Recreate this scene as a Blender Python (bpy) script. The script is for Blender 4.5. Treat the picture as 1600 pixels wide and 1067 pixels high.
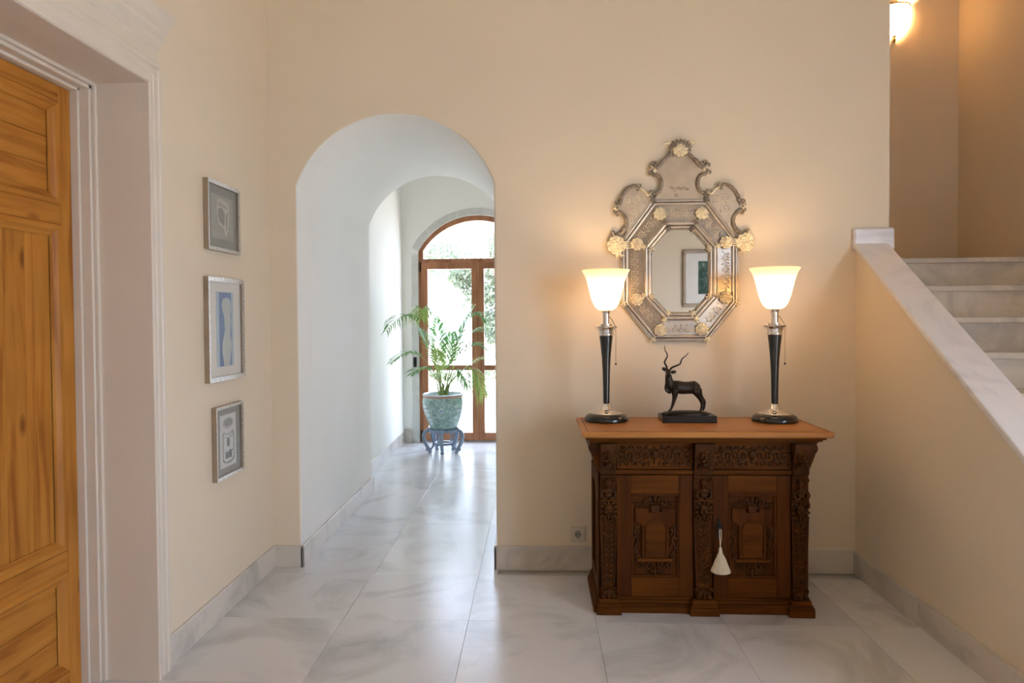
import bpy, math, random
from math import sin, cos, pi, sqrt, atan2, radians
from mathutils import Vector, Matrix, Quaternion
random.seed(7)
S = bpy.context.scene
COL = S.collection
for o in list(bpy.data.objects): bpy.data.objects.remove(o)

# ---------------------------------------------------------------- camera
F, CX, CY, EYE = 1110.0, 778.456, 520.205, 1.36
def cam_matrix(yaw, pitch, roll):
    base = Matrix(((1, 0, 0), (0, 0, 1), (0, -1, 0)))
    return (Matrix.Rotation(yaw, 3, 'Z') @ Matrix.Rotation(pitch, 3, 'X') @ base @ Matrix.Rotation(roll, 3, 'Z'))
RC = cam_matrix(0.0542689, -0.0216577, 0.0077368)
cd = bpy.data.cameras.new('camera'); cam = bpy.data.objects.new('camera', cd); COL.objects.link(cam)
cd.sensor_width = 36.0; cd.sensor_fit = 'HORIZONTAL'; cd.lens = 36.0 * F / 1600.0
cd.shift_x = (800 - CX) / 1600.0; cd.shift_y = (CY - 533.5) / 1600.0
cd.clip_start = 0.02; cd.clip_end = 200
cam.matrix_world = Matrix.Translation((0, 0, EYE)) @ (RC @ Matrix(((1, 0, 0), (0, -1, 0), (0, 0, -1)))).to_4x4()
S.camera = cam

# ---------------------------------------------------------------- light
SKY = 4.75; SUN = 11.0; LAMP_W = 2.2; SCONCE_W = 24.0; EXPOSURE = 1.0
W = bpy.data.worlds.new('sky'); S.world = W; W.use_nodes = True
bg = W.node_tree.nodes['Background']; bg.inputs[0].default_value = (0.76, 0.90, 1.18, 1); bg.inputs[1].default_value = SKY
sd = bpy.data.lights.new('sun', 'SUN'); sd.energy = SUN; sd.color = (1, .95, .86); sd.angle = 0.02
so = bpy.data.objects.new('sun', sd); COL.objects.link(so)
so.rotation_euler = Vector((.45, .14, -1)).to_track_quat('-Z', 'Y').to_euler()
def portal(loc, direction, sx, sy):
    d = bpy.data.lights.new('window_portal', 'AREA'); d.shape = 'RECTANGLE'; d.size = sx; d.size_y = sy
    o = bpy.data.objects.new('window_portal', d); COL.objects.link(o); o.location = loc
    o.rotation_euler = Vector(direction).to_track_quat('-Z', 'Z').to_euler()
    d.cycles.is_portal = True
portal((-.64, 7.90, 1.25), (0, -1, 0), 1.4, 2.5)
portal((3.06, .05, 1.25), (-1, 0, 0), 2.4, 2.6)
S.view_settings.view_transform = 'Standard'; S.view_settings.look = 'None'
S.view_settings.exposure = EXPOSURE; S.view_settings.gamma = 1.0; S.view_settings.use_curve_mapping = False
S.cycles.max_bounces = 12; S.cycles.diffuse_bounces = 7; S.cycles.glossy_bounces = 6; S.cycles.transmission_bounces = 8
S.cycles.transparent_max_bounces = 16; S.cycles.sample_clamp_indirect = 6.0; S.cycles.caustics_reflective = False; S.cycles.caustics_refractive = False

# ---------------------------------------------------------------- materials
def lk(nt, a, b): nt.links.new(a, b)
def nod(nt, t, **kw):
    n = nt.nodes.new(t)
    for k, v in kw.items():
        if k in ('operation', 'data_type', 'blend_type', 'wave_type', 'bands_direction', 'feature', 'noise_type', 'distance', 'rings_direction'): setattr(n, k, v)
        else: n.inputs[k].default_value = v
    return n
def ramp(nt, stops):
    r = nt.nodes.new('ShaderNodeValToRGB'); e = r.color_ramp.elements
    while len(e) < len(stops): e.new(.5)
    for i, (p, c) in enumerate(stops): e[i].position = p; e[i].color = (*c, 1) if len(c) == 3 else c
    return r
def base_mat(name, rough=.5, metal=0.0, spec=.5, col=(.8, .8, .8), coat=0):
    m = bpy.data.materials.new(name); m.use_nodes = True
    b = m.node_tree.nodes['Principled BSDF']
    b.inputs['Base Color'].default_value = (*col, 1); b.inputs['Roughness'].default_value = rough
    b.inputs['Metallic'].default_value = metal; b.inputs['Specular IOR Level'].default_value = spec
    b.inputs['Coat Weight'].default_value = coat
    return m, m.node_tree, b
def coords(nt, scale=(1, 1, 1), rnd=0.0):
    tc = nt.nodes.new('ShaderNodeTexCoord'); mp = nt.nodes.new('ShaderNodeMapping'); mp.inputs['Scale'].default_value = scale
    lk(nt, tc.outputs['Object'], mp.inputs['Vector'])
    if rnd:
        oi = nt.nodes.new('ShaderNodeObjectInfo'); mu = nod(nt, 'ShaderNodeMath', operation='MULTIPLY'); mu.inputs[1].default_value = rnd
        lk(nt, oi.outputs['Random'], mu.inputs[0])
        cx = nt.nodes.new('ShaderNodeCombineXYZ'); lk(nt, mu.outputs[0], cx.inputs[0]); lk(nt, mu.outputs[0], cx.inputs[1]); lk(nt, mu.outputs[0], cx.inputs[2])
        lk(nt, cx.outputs[0], mp.inputs['Location'])
    return mp.outputs['Vector']
def plain(name, col, rough=.5, metal=0.0, spec=.5, var=.06, scale=6.0, bump=0.0, bscale=60.0, coat=0, emit=None, es=0, rvar=0.0):
    m, nt, b = base_mat(name, rough, metal, spec, col, coat)
    v = coords(nt)
    n = nod(nt, 'ShaderNodeTexNoise', Scale=scale, Detail=4.0); lk(nt, v, n.inputs['Vector'])
    lo = tuple(c * (1 - var) for c in col); hi = tuple(min(1, c * (1 + var)) for c in col)
    r = ramp(nt, [(.3, lo), (.7, hi)]); lk(nt, n.outputs['Fac'], r.inputs[0]); lk(nt, r.outputs[0], b.inputs['Base Color'])
    if bump:
        n2 = nod(nt, 'ShaderNodeTexNoise', Scale=bscale, Detail=3.0); lk(nt, v, n2.inputs['Vector'])
        bp = nod(nt, 'ShaderNodeBump', Strength=bump, Distance=.004); lk(nt, n2.outputs['Fac'], bp.inputs['Height']); lk(nt, bp.outputs[0], b.inputs['Normal'])
    if emit:
        b.inputs['Emission Color'].default_value = (*emit, 1); b.inputs['Emission Strength'].default_value = es
    return m
def wood(name, c1, c2, c3, axis='Z', fine=26.0, rough=.45, knots=True, coat=0.0, rnd=9.0, spec=.22):
    m, nt, b = base_mat(name, rough, 0, spec, c1, coat)
    st = {'X': (.07, 1, 1), 'Y': (1, .07, 1), 'Z': (1, 1, .07)}[axis]
    v = coords(nt, st, rnd)
    n = nod(nt, 'ShaderNodeTexNoise', Scale=fine, Detail=5.0, Distortion=.6); lk(nt, v, n.inputs['Vector'])
    r = ramp(nt, [(.25, c3), (.48, c1), (.75, c2)]); lk(nt, n.outputs['Fac'], r.inputs[0])
    n2 = nod(nt, 'ShaderNodeTexNoise', Scale=3.0, Detail=2.0); lk(nt, coords(nt, (1, 1, 1), rnd), n2.inputs['Vector'])
    r2 = ramp(nt, [(.3, (.82, .80, .78)), (.7, (1.08, 1.08, 1.08))]); lk(nt, n2.outputs['Fac'], r2.inputs[0])
    mx = nod(nt, 'ShaderNodeMix', data_type='RGBA', blend_type='MULTIPLY'); mx.inputs['Factor'].default_value = 1
    lk(nt, r.outputs[0], mx.inputs['A']); lk(nt, r2.outputs[0], mx.inputs['B'])
    out = mx.outputs['Result']
    if knots:
        sc = {'X': (3.2, 7, 7), 'Y': (7, 3.2, 7), 'Z': (7, 7, 3.2)}[axis]
        vo = nod(nt, 'ShaderNodeTexVoronoi', Scale=1.0); lk(nt, coords(nt, sc, rnd), vo.inputs['Vector'])
        kr = ramp(nt, [(.0, (1, 1, 1)), (.07, (.8, .8, .8)), (.16, (0, 0, 0))]); lk(nt, vo.outputs['Distance'], kr.inputs[0])
        m2 = nod(nt, 'ShaderNodeMix', data_type='RGBA', blend_type='MIX'); lk(nt, kr.outputs[0], m2.inputs['Factor'])
        lk(nt, out, m2.inputs['A']); m2.inputs['B'].default_value = (c3[0] * .55, c3[1] * .5, c3[2] * .45, 1); out = m2.outputs['Result']
    lk(nt, out, b.inputs['Base Color'])
    bp = nod(nt, 'ShaderNodeBump', Strength=.12, Distance=.002); lk(nt, n.outputs['Fac'], bp.inputs['Height']); lk(nt, bp.outputs[0], b.inputs['Normal'])
    return m
def marble(name, base, vein, rough=.16, rnd=13.0, sc=1.6, lo=.42, spec=.5):
    m, nt, b = base_mat(name, rough, 0, spec, base)
    v = coords(nt, (1, 1, 1), rnd)
    n = nod(nt, 'ShaderNodeTexNoise', Scale=sc, Detail=7.0, Roughness=.62, Distortion=1.6); lk(nt, v, n.inputs['Vector'])
    r = ramp(nt, [(lo - .12, vein), (lo, tuple((a + c) / 2 for a, c in zip(base, vein))), (lo + .12, base)]); lk(nt, n.outputs['Fac'], r.inputs[0])
    oi = nt.nodes.new('ShaderNodeObjectInfo'); r2 = ramp(nt, [(0, (.90, .90, .91)), (1, (1.04, 1.03, 1.01))]); lk(nt, oi.outputs['Random'], r2.inputs[0])
    mx = nod(nt, 'ShaderNodeMix', data_type='RGBA', blend_type='MULTIPLY'); mx.inputs['Factor'].default_value = 1
    lk(nt, r.outputs[0], mx.inputs['A']); lk(nt, r2.outputs[0], mx.inputs['B']); lk(nt, mx.outputs['Result'], b.inputs['Base Color'])
    return m
def pane(name, tint=(1, 1, 1), gloss=.06, rough=.0):
    m = bpy.data.materials.new(name); m.use_nodes = True; nt = m.node_tree; nt.nodes.clear()
    out = nt.nodes.new('ShaderNodeOutputMaterial'); t = nt.nodes.new('ShaderNodeBsdfTransparent'); t.inputs[0].default_value = (*tint, 1)
    g = nt.nodes.new('ShaderNodeBsdfGlossy'); g.inputs['Roughness'].default_value = rough
    x = nt.nodes.new('ShaderNodeMixShader'); x.inputs[0].default_value = gloss
    lk(nt, t.outputs[0], x.inputs[1]); lk(nt, g.outputs[0], x.inputs[2]); lk(nt, x.outputs[0], out.inputs[0]); return m
def milk_glass(name, col, emit, es, mixt=.7):
    m = bpy.data.materials.new(name); m.use_nodes = True; nt = m.node_tree; nt.nodes.clear()
    out = nt.nodes.new('ShaderNodeOutputMaterial'); t = nt.nodes.new('ShaderNodeBsdfTranslucent'); t.inputs[0].default_value = (*col, 1)
    d = nt.nodes.new('ShaderNodeBsdfPrincipled'); d.inputs['Base Color'].default_value = (*col, 1); d.inputs['Roughness'].default_value = .25
    x = nt.nodes.new('ShaderNodeMixShader'); x.inputs[0].default_value = mixt
    lk(nt, d.outputs[0], x.inputs[1]); lk(nt, t.outputs[0], x.inputs[2])
    e = nt.nodes.new('ShaderNodeEmission'); e.inputs[0].default_value = (*emit, 1); e.inputs[1].default_value = es
    a = nt.nodes.new('ShaderNodeAddShader'); lk(nt, x.outputs[0], a.inputs[0]); lk(nt, e.outputs[0], a.inputs[1]); lk(nt, a.outputs[0], out.inputs[0]); return m
def leaf_mat(name, c1, c2, tr=.45, rough=.45):
    m = bpy.data.materials.new(name); m.use_nodes = True; nt = m.node_tree; b = nt.nodes['Principled BSDF']; out = nt.nodes['Material Output']
    n = nod(nt, 'ShaderNodeTexNoise', Scale=7.0, Detail=2.0); lk(nt, coords(nt), n.inputs['Vector'])
    r = ramp(nt, [(.35, c1), (.65, c2)]); lk(nt, n.outputs['Fac'], r.inputs[0]); lk(nt, r.outputs[0], b.inputs['Base Color']); b.inputs['Roughness'].default_value = rough
    t = nt.nodes.new('ShaderNodeBsdfTranslucent'); lk(nt, r.outputs[0], t.inputs[0])
    x = nt.nodes.new('ShaderNodeMixShader'); x.inputs[0].default_value = tr
    lk(nt, b.outputs[0], x.inputs[1]); lk(nt, t.outputs[0], x.inputs[2]); lk(nt, x.outputs[0], out.inputs[0]); return m

M = {}
M['hall'] = plain('hall_plaster_warm_light', (.755, .645, .498), .85, var=.02, scale=1.5, bump=.10, bscale=14)  # warm hall light is mixed into this tint; passage plaster stays whiter
M['white'] = plain('white_plaster', (.86, .845, .805), .85, var=.02, scale=1.5, bump=.10, bscale=14)
M['trim'] = plain('cream_painted_wood', (.70, .62, .525), .45, var=.02, scale=3, bump=.05, bscale=30)
M['ceil'] = plain('ceiling_paint', (.82, .78, .71), .9, var=.01)
M['tile'] = marble('floor_marble', (.715, .71, .725), (.47, .47, .475), .235, sc=1.5, lo=.40, spec=.6)
M['grout'] = plain('grout', (.46, .45, .44), .9)
M['skirt'] = marble('skirting_marble', (.67, .61, .54), (.45, .42, .385), .3, sc=2.6, lo=.42)
M['coping'] = marble('coping_marble', (.77, .73, .73), (.58, .56, .57), .25, sc=2.2, lo=.38)
M['step'] = marble('step_marble', (.74, .68, .61), (.52, .49, .45), .25, sc=2.2, lo=.42)
M['pineZ'] = wood('pine_vertical', (.47, .185, .027), (.54, .235, .042), (.28, .085, .010), 'Z', 30)
M['pineY'] = wood('pine_horizontal', (.47, .185, .027), (.54, .235, .042), (.28, .085, .010), 'Y', 30)
M['oakX'] = wood('oak_lengthwise', (.105, .031, .0022), (.145, .045, .004), (.055, .015, .001), 'X', 34, .5, False, spec=.10)
M['oakZ'] = wood('oak_upright', (.080, .0225, .0018), (.110, .033, .003), (.042, .011, .001), 'Z', 34, .5, False, spec=.10)
M['oakTop'] = wood('oak_top', (.46, .19, .048), (.53, .235, .066), (.35, .13, .032), 'X', 30, .32, False)
M['carve'] = plain('carved_oak', (.062, .019, .002), .5, spec=.16, var=.35, scale=40, bump=.3, bscale=160)
M['doorwood'] = wood('varnished_mahogany', (.38, .17, .085), (.45, .21, .11), (.27, .11, .05), 'Z', 26, .4, False)
M['chrome'] = plain('chrome', (.80, .78, .75), .10, 1.0, var=.01)
M['lacquer'] = plain('black_lacquer', (.008, .0075, .007), .16, 0, .6, var=.1, coat=.3)
M['brass'] = plain('aged_brass', (.45, .30, .12), .3, 1.0, var=.1)
M['shade'] = milk_glass('milk_glass', (.76, .63, .46), (1, .70, .38), .05, .62)
M['bronze'] = plain('dark_bronze', (.028, .019, .013), .38, .55, .5, var=.35, scale=60, bump=.25, bscale=220)
M['slate'] = plain('black_marble_base', (.012, .011, .010), .25, 0, .5, var=.2)
M['mirror'] = plain('mirror_silver', (.56, .535, .50), .015, 1.0, var=.015, scale=3)
M['antique'] = plain('antique_mirror', (.60, .52, .43), .22, .55, var=.10, scale=14)
M['panelm'] = plain('smoked_mirror', (.36, .31, .255), .28, .5, var=.14, scale=18)
M['rod'] = plain('glass_rod', (.62, .54, .45), .18, .6, var=.12, scale=30)
M['etch'] = plain('frosted_engraving', (.66, .58, .47), .55, .2, var=.08)
def murano(name, col, tr=.35):
    m, nt, b = base_mat(name, .12, 0, .7, col); b.inputs['Transmission Weight'].default_value = tr; b.inputs['IOR'].default_value = 1.45
    n = nod(nt, 'ShaderNodeTexNoise', Scale=45.0, Detail=2.0); lk(nt, coords(nt), n.inputs['Vector'])
    r = ramp(nt, [(.3, tuple(c * .72 for c in col)), (.7, tuple(min(1, c * 1.15) for c in col))]); lk(nt, n.outputs['Fac'], r.inputs[0]); lk(nt, r.outputs[0], b.inputs['Base Color']); return m
M['amber'] = murano('amber_glass', (.95, .78, .54), .05)
M['smoke'] = murano('smoke_glass', (.40, .32, .24), .35)
M['silver'] = plain('hammered_silver', (.62, .58, .53), .28, 1.0, var=.3, scale=90, bump=.8, bscale=130)
M['silverside'] = plain('worn_silver_side', (.42, .34, .26), .4, .8, var=.15)
M['paper'] = plain('mount_paper', (.74, .70, .64), .9, var=.02)
M['greymount'] = plain('grey_mount', (.33, .315, .28), .9, var=.03)
M['greyprint'] = plain('grey_print', (.27, .262, .225), .9, var=.08, scale=30)
M['bone'] = plain('print_bone', (.50, .475, .41), .9, var=.10, scale=40)
M['midgrey'] = plain('print_midgrey', (.36, .345, .30), .9, var=.08, scale=40)
M['sketchpaper'] = plain('sketch_paper', (.66, .65, .63), .9, var=.02)
M['ink'] = plain('pencil_grey', (.30, .30, .29), .9, var=.25, scale=60)
M['ink2'] = plain('pencil_light', (.48, .475, .46), .9, var=.2, scale=60)
M['blue'] = plain('print_blue', (.20, .27, .44), .9, var=.08, scale=20)
M['paleblue'] = plain('print_pale_blue', (.45, .54, .60), .9, var=.05, scale=20)
M['palegrey'] = plain('print_pale_grey', (.52, .55, .53), .9, var=.05, scale=20)
M['pic'] = None
M['pglass'] = pane('picture_glass', (1, 1, 1), .05)
M['wglass'] = pane('window_glass', (.99, 1, .99), .05)
M['plastic'] = plain('white_plastic', (.62, .56, .47), .35, var=.01)
M['dark'] = plain('dark_hole', (.02, .018, .015), .6)
M['iron'] = plain('dark_iron', (.03, .026, .022), .45, .7)
M['cotton'] = plain('cream_cotton', (.74, .63, .46), .9, var=.08, scale=120, bump=.4, bscale=300)
M['stand'] = plain('blue_grey_lacquer', (.26, .33, .43), .35, var=.12, scale=14)
M['soil'] = plain('soil', (.06, .045, .03), .95, var=.3, scale=40)
M['potrim'] = plain('glazed_rim', (.62, .66, .74), .15, coat=.4)
M['terra'] = plain('terracotta_band', (.52, .30, .22), .5)
M['potwhite'] = plain('pale_glaze', (.60, .70, .71), .15, coat=.4)
M['potblue'] = plain('cobalt_glaze', (.22, .28, .48), .2, coat=.4)
M['palm'] = leaf_mat('palm_leaf', (.11, .27, .08), (.22, .40, .13))
M['palmy'] = leaf_mat('palm_leaf_yellow', (.27, .40, .10), (.38, .47, .15))
M['palmstem'] = plain('palm_stem', (.30, .36, .10), .5)
M['olive'] = leaf_mat('olive_leaf', (.10, .13, .08), (.19, .22, .15), .35)
M['hedge'] = leaf_mat('hedge_leaf', (.08, .12, .055), (.15, .19, .10), .35)
M['bark'] = plain('bark', (.26, .21, .16), .9, var=.25, scale=20)
M['terrace'] = plain('pale_terrace', (.72, .68, .62), .8, var=.06, scale=2)
M['stone'] = plain('grey_limestone', (.60, .60, .565), .8, var=.08, scale=7, bump=.3, bscale=30)
M['bulb'] = plain('lit_bulb', (1, .9, .7), .4, emit=(1, .71, .38), es=17)

def celadon():
    m, nt, b = base_mat('celadon_glaze', .16, 0, .5, (.38, .55, .52), .4)
    v = coords(nt)
    vo = nod(nt, 'ShaderNodeTexVoronoi', Scale=85.0, feature='DISTANCE_TO_EDGE'); lk(nt, v, vo.inputs['Vector'])
    n = nod(nt, 'ShaderNodeTexNoise', Scale=22.0, Detail=4.0, Distortion=1.0); lk(nt, v, n.inputs['Vector'])
    r = ramp(nt, [(.0, (.24, .40, .39)), (.08, (.36, .54, .51)), (.25, (.43, .61, .58))]); lk(nt, vo.outputs['Distance'], r.inputs[0])
    r2 = ramp(nt, [(.35, (.62, .66, .66)), (.65, (1.15, 1.12, 1.1))]); lk(nt, n.outputs['Fac'], r2.inputs[0])
    mx = nod(nt, 'ShaderNodeMix', data_type='RGBA', blend_type='MULTIPLY'); mx.inputs['Factor'].default_value = 1
    lk(nt, r.outputs[0], mx.inputs['A']); lk(nt, r2.outputs[0], mx.inputs['B']); lk(nt, mx.outputs['Result'], b.inputs['Base Color']); return m
M['celadon'] = celadon()
def foliage_picture():
    m, nt, b = base_mat('green_painting', .7)
    n = nod(nt, 'ShaderNodeTexNoise', Scale=9.0, Detail=6.0, Distortion=2.2); lk(nt, coords(nt, (1, 1, .6)), n.inputs['Vector'])
    r = ramp(nt, [(.30, (.008, .018, .014)), (.46, (.025, .07, .05)), (.56, (.10, .17, .13)), (.68, (.42, .46, .40))]); lk(nt, n.outputs['Fac'], r.inputs[0]); lk(nt, r.outputs[0], b.inputs['Base Color']); return m
M['pic'] = foliage_picture()

# ---------------------------------------------------------------- mesh helpers
class MB:
    def __init__(s): s.v = []; s.f = []; s.m = []
    def add(s, vs, fs, mi=0):
        k = len(s.v); s.v += [tuple(p) for p in vs]; s.f += [tuple(i + k for i in f) for f in fs]; s.m += [mi] * len(fs); return s
    def box(s, x0, x1, y0, y1, z0, z1, mi=0):
        return s.add([(x0, y0, z0), (x1, y0, z0), (x1, y1, z0), (x0, y1, z0), (x0, y0, z1), (x1, y0, z1), (x1, y1, z1), (x0, y1, z1)],
                     [(3, 2, 1, 0), (4, 5, 6, 7), (0, 1, 5, 4), (1, 2, 6, 5), (2, 3, 7, 6), (3, 0, 4, 7)], mi)
    def prism(s, poly, d0, d1, plane='XZ', mi=0, side=None):
        n = len(poly)
        def P(a, b, d): return (a, d, b) if plane == 'XZ' else ((d, a, b) if plane == 'YZ' else (a, b, d))
        vs = [P(a, b, d0) for a, b in poly] + [P(a, b, d1) for a, b in poly]
        k = len(s.v); s.v += vs
        s.f.append(tuple(range(k, k + n))); s.m.append(mi); s.f.append(tuple(range(k + 2 * n - 1, k + n - 1, -1))); s.m.append(mi)
        for i in range(n):
            j = (i + 1) % n; s.f.append((k + j, k + i, k + n + i, k + n + j)); s.m.append(mi if side is None else side(i))
        return s
    def lathe(s, prof, c=(0, 0, 0), seg=32, mi=0, cap=True, ax='Z', fn=None):
        vs = []; fs = []
        for (r, z) in prof:
            for i in range(seg):
                a = 2 * pi * i / seg
                rr = fn(r, z, a) if fn else r
                p = (rr * cos(a), rr * sin(a), z)
                if ax == 'Y': p = (p[0], -p[2], p[1])
                if ax == 'X': p = (p[2], p[0], p[1])
                vs.append((c[0] + p[0], c[1] + p[1], c[2] + p[2]))
        for j in range(len(prof) - 1):
            for i in range(seg):
                i2 = (i + 1) % seg; fs.append((j * seg + i, j * seg + i2, (j + 1) * seg + i2, (j + 1) * seg + i))
        if cap:
            if prof[0][0] > 1e-5: fs.append(tuple(range(seg - 1, -1, -1)))
            if prof[-1][0] > 1e-5: fs.append(tuple(range((len(prof) - 1) * seg, len(prof) * seg)))
        return s.add(vs, fs, mi)
    def tube(s, path, rad, seg=8, mi=0, closed=False, flat=1.0, updir=None):
        P = [Vector(p) for p in path]; n = len(P)
        R = rad if isinstance(rad, (list, tuple)) else [rad] * n
        vs = []; nrm = None
        for i in range(n):
            if closed: t = P[(i + 1) % n] - P[i - 1]
            else: t = P[min(i + 1, n - 1)] - P[max(i - 1, 0)]
            if t.length < 1e-9: t = Vector((0, 0, 1))
            t.normalize()
            if updir is not None:
                u = Vector(updir); u = u - t * u.dot(t)
                nrm = u.normalized() if u.length > 1e-6 else (nrm or t.orthogonal().normalized())
            elif nrm is None: nrm = t.orthogonal().normalized()
            else:
                nrm = nrm - t * nrm.dot(t); nrm = nrm.normalized() if nrm.length > 1e-6 else t.orthogonal().normalized()
            b = t.cross(nrm)
            for k in range(seg):
                a = 2 * pi * k / seg; vs.append(P[i] + nrm * (R[i] * flat * cos(a)) + b * (R[i] * sin(a)))
        fs = []
        for i in range(n if closed else n - 1):
            j = (i + 1) % n
            for k in range(seg):
                k2 = (k + 1) % seg; fs.append((i * seg + k, i * seg + k2, j * seg + k2, j * seg + k))
        if not closed: fs.append(tuple(range(seg - 1, -1, -1))); fs.append(tuple(range((n - 1) * seg, n * seg)))
        return s.add(vs, fs, mi)
    def ell(s, c, r, rot=None, seg=10, rings=6, mi=0):
        if not isinstance(r, (tuple, list)): r = (r, r, r)
        vs = []; fs = []; Rm = rot if rot is not None else Matrix.Identity(3); C = Vector(c)
        vs.append(C + Rm @ Vector((0, 0, r[2])))
        for j in range(1, rings):
            th = pi * j / rings
            for i in range(seg):
                a = 2 * pi * i / seg; vs.append(C + Rm @ Vector((r[0] * sin(th) * cos(a), r[1] * sin(th) * sin(a), r[2] * cos(th))))
        vs.append(C + Rm @ Vector((0, 0, -r[2]))); L = len(vs) - 1
        for i in range(seg):
            i2 = (i + 1) % seg; fs.append((0, 1 + i, 1 + i2)); fs.append((L, L - seg + i2, L - seg + i))
            for j in range(rings - 2): a = 1 + j * seg; fs.append((a + i, a + seg + i, a + seg + i2, a + i2))
        return s.add(vs, fs, mi)
ORG = {}
def meta(o, label=None, cat=None, group=None, kind=None):
    if label: o['label'] = label
    if cat: o['category'] = cat
    if group: o['group'] = group
    if kind: o['kind'] = kind
    return o
def thing(name, loc, label, cat, group=None, kind=None):
    o = bpy.data.objects.new(name, None); COL.objects.link(o); o.location = loc; o.empty_display_size = .1
    ORG[o] = Vector(loc); return meta(o, label, cat, group, kind)
def mk(name, mb, mat, parent=None, smooth=None, bevel=0, bseg=2, label=None, cat=None, group=None, kind=None):
    me = bpy.data.meshes.new(name)
    V = [Vector(p) for p in mb.v]
    if parent is not None: org = ORG[parent]
    else:
        xs = [p.x for p in V]; ys = [p.y for p in V]; zs = [p.z for p in V]
        org = Vector(((min(xs) + max(xs)) / 2, (min(ys) + max(ys)) / 2, min(zs)))
    me.from_pydata([p - org for p in V], [], mb.f)
    for mm in (mat if isinstance(mat, (list, tuple)) else [mat]): me.materials.append(M[mm])
    me.polygons.foreach_set('material_index', mb.m)
    me.update()
    if smooth is not None:
        me.polygons.foreach_set('use_smooth', [True] * len(me.polygons)); me.set_sharp_from_angle(angle=radians(smooth))
    o = bpy.data.objects.new(name, me); COL.objects.link(o)
    if parent is not None: o.parent = parent
    else: o.location = org
    ORG[o] = org
    if bevel:
        bm = o.modifiers.new('bevel', 'BEVEL'); bm.width = bevel; bm.segments = bseg; bm.limit_method = 'ANGLE'; bm.angle_limit = radians(40)
    return meta(o, label, cat, group, kind)
def copy_tree(o, parent=None, delta=None):
    c = o.copy(); COL.objects.link(c); c.parent = parent
    if parent is None and delta is not None: c.location = o.location + Vector(delta)
    for ch in list(o.children): copy_tree(ch, c)
    return c
def arc_pts(xc, hw, zs, rise, n=40):
    r = (hw * hw + rise * rise) / (2 * rise); zc = zs + rise - r; a0 = math.asin(hw / r)
    return [(xc + r * sin(-a0 + 2 * a0 * i / n), zc + r * cos(-a0 + 2 * a0 * i / n)) for i in range(n + 1)]
def spiral(cx, cz, r0, r1, a0, turns, n=22):
    return [(cx + (r0 + (r1 - r0) * i / n) * cos(a0 + 2 * pi * turns * i / n), cz + (r0 + (r1 - r0) * i / n) * sin(a0 + 2 * pi * turns * i / n)) for i in range(n + 1)]
def bez(p0, p1, p2, n=12):
    p0, p1, p2 = Vector(p0), Vector(p1), Vector(p2)
    return [p0 * (1 - t) ** 2 + p1 * 2 * t * (1 - t) + p2 * t * t for t in [i / n for i in range(n + 1)]]
def crom(pts, n=6):
    P = [Vector(p) for p in pts]; out = []
    for i in range(len(P) - 1):
        a = P[max(i - 1, 0)]; b = P[i]; c = P[i + 1]; d = P[min(i + 2, len(P) - 1)]
        for k in range(n):
            t = k / n; out.append(.5 * ((2 * b) + (c - a) * t + (2 * a - 5 * b + 4 * c - d) * t * t + (3 * b - a - 3 * c + d) * t ** 3))
    out.append(P[-1]); return out

# ================================================================ SETTING
YW = 3.815; XL = -1.455; XR = 1.668; XE = 1.836; XS = 2.95; YB = 5.16; ZC = 4.4; YBK = -1.62
AX, AHW, AZ, ARISE = -.7625, .5375, 2.082, .378
YC = 5.50; XP = -1.462; YD = 7.70

fl = MB().box(-1.95, 3.1, YBK - .15, 8.0, -.12, -.012)
floor = mk('floor', fl, 'grout', kind='structure')
def tile(x0, x1, y0, y1):
    g = .0005
    mk('tile', MB().box(x0 + g, x1 - g, y0 + g, y1 - g, -.0125, 0), 'tile', floor, bevel=.0005, bseg=1)
T = .57
xs = [-1.455 + T * i for i in range(9)]; xs = [x for x in xs if x < XS] + [XS]
ys = [3.152 + T * i for i in range(-8, 2)]
for i in range(len(xs) - 1):
    for j in range(len(ys) - 1):
        x0, x1 = xs[i], xs[i + 1]
        if i == 0: x0 = XL - .26 if 1.0 < ys[j] < 2.9 else XL - .01
        tile(x0, x1, ys[j], ys[j + 1])
ysc = [ys[-1], 4.64, 5.565, 6.49, 7.42, 7.72]
xc = [-1.50, -.872, -.315, .255, .825, 1.43]
for i in range(len(xc) - 1):
    for j in range(len(ysc) - 1):
        if ysc[j] < 5.0 and i > 2: continue
        tile(xc[i], AX + AHW + .01 if (ysc[j] < 5.0 and i == 2) else xc[i + 1], ysc[j], ysc[j + 1])

def wall_notch(name, outer, notch, plane, d0, d1, mats, bevel=0, far=False):
    # outer rectangle (a0,a1,b0,b1), notches open at the bottom edge: list of polylines left->right
    a0, a1, b0, b1 = outer
    poly = [(a0, b0)]; inner = set()
    for nt in notch:
        k = len(poly); poly += nt
        for i in range(k, k + len(nt) - 1): inner.add(i)
    poly += [(a1, b0), (a1, b1), (a0, b1)]
    mb = MB().prism(poly, d0, d1, plane, 0, (lambda i: 1 if i in inner else 0) if len(mats) > 1 else None)
    o = mk(name, mb, mats, kind='structure')
    if bevel:                                    # soften only the plaster arris round the opening
        n = len(poly); off = n if far else 0; want = {frozenset((i + off, i + 1 + off)) for i in inner}
        at = o.data.attributes.new('bevel_weight_edge', 'FLOAT', 'EDGE')
        for e in o.data.edges: at.data[e.index].value = 1.0 if frozenset(e.vertices) in want else 0.0
        bm = o.modifiers.new('bevel', 'BEVEL'); bm.width = bevel; bm.segments = 4; bm.limit_method = 'WEIGHT'
    return o
arch = [(AX - AHW, -.1)] + arc_pts(AX, AHW, AZ, ARISE) + [(AX + AHW, -.1)]
wall_notch('wall_front', (-1.80, XE, -.1, ZC), [arch], 'XZ', YW, 4.05, ['hall', 'white'], .012)
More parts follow.
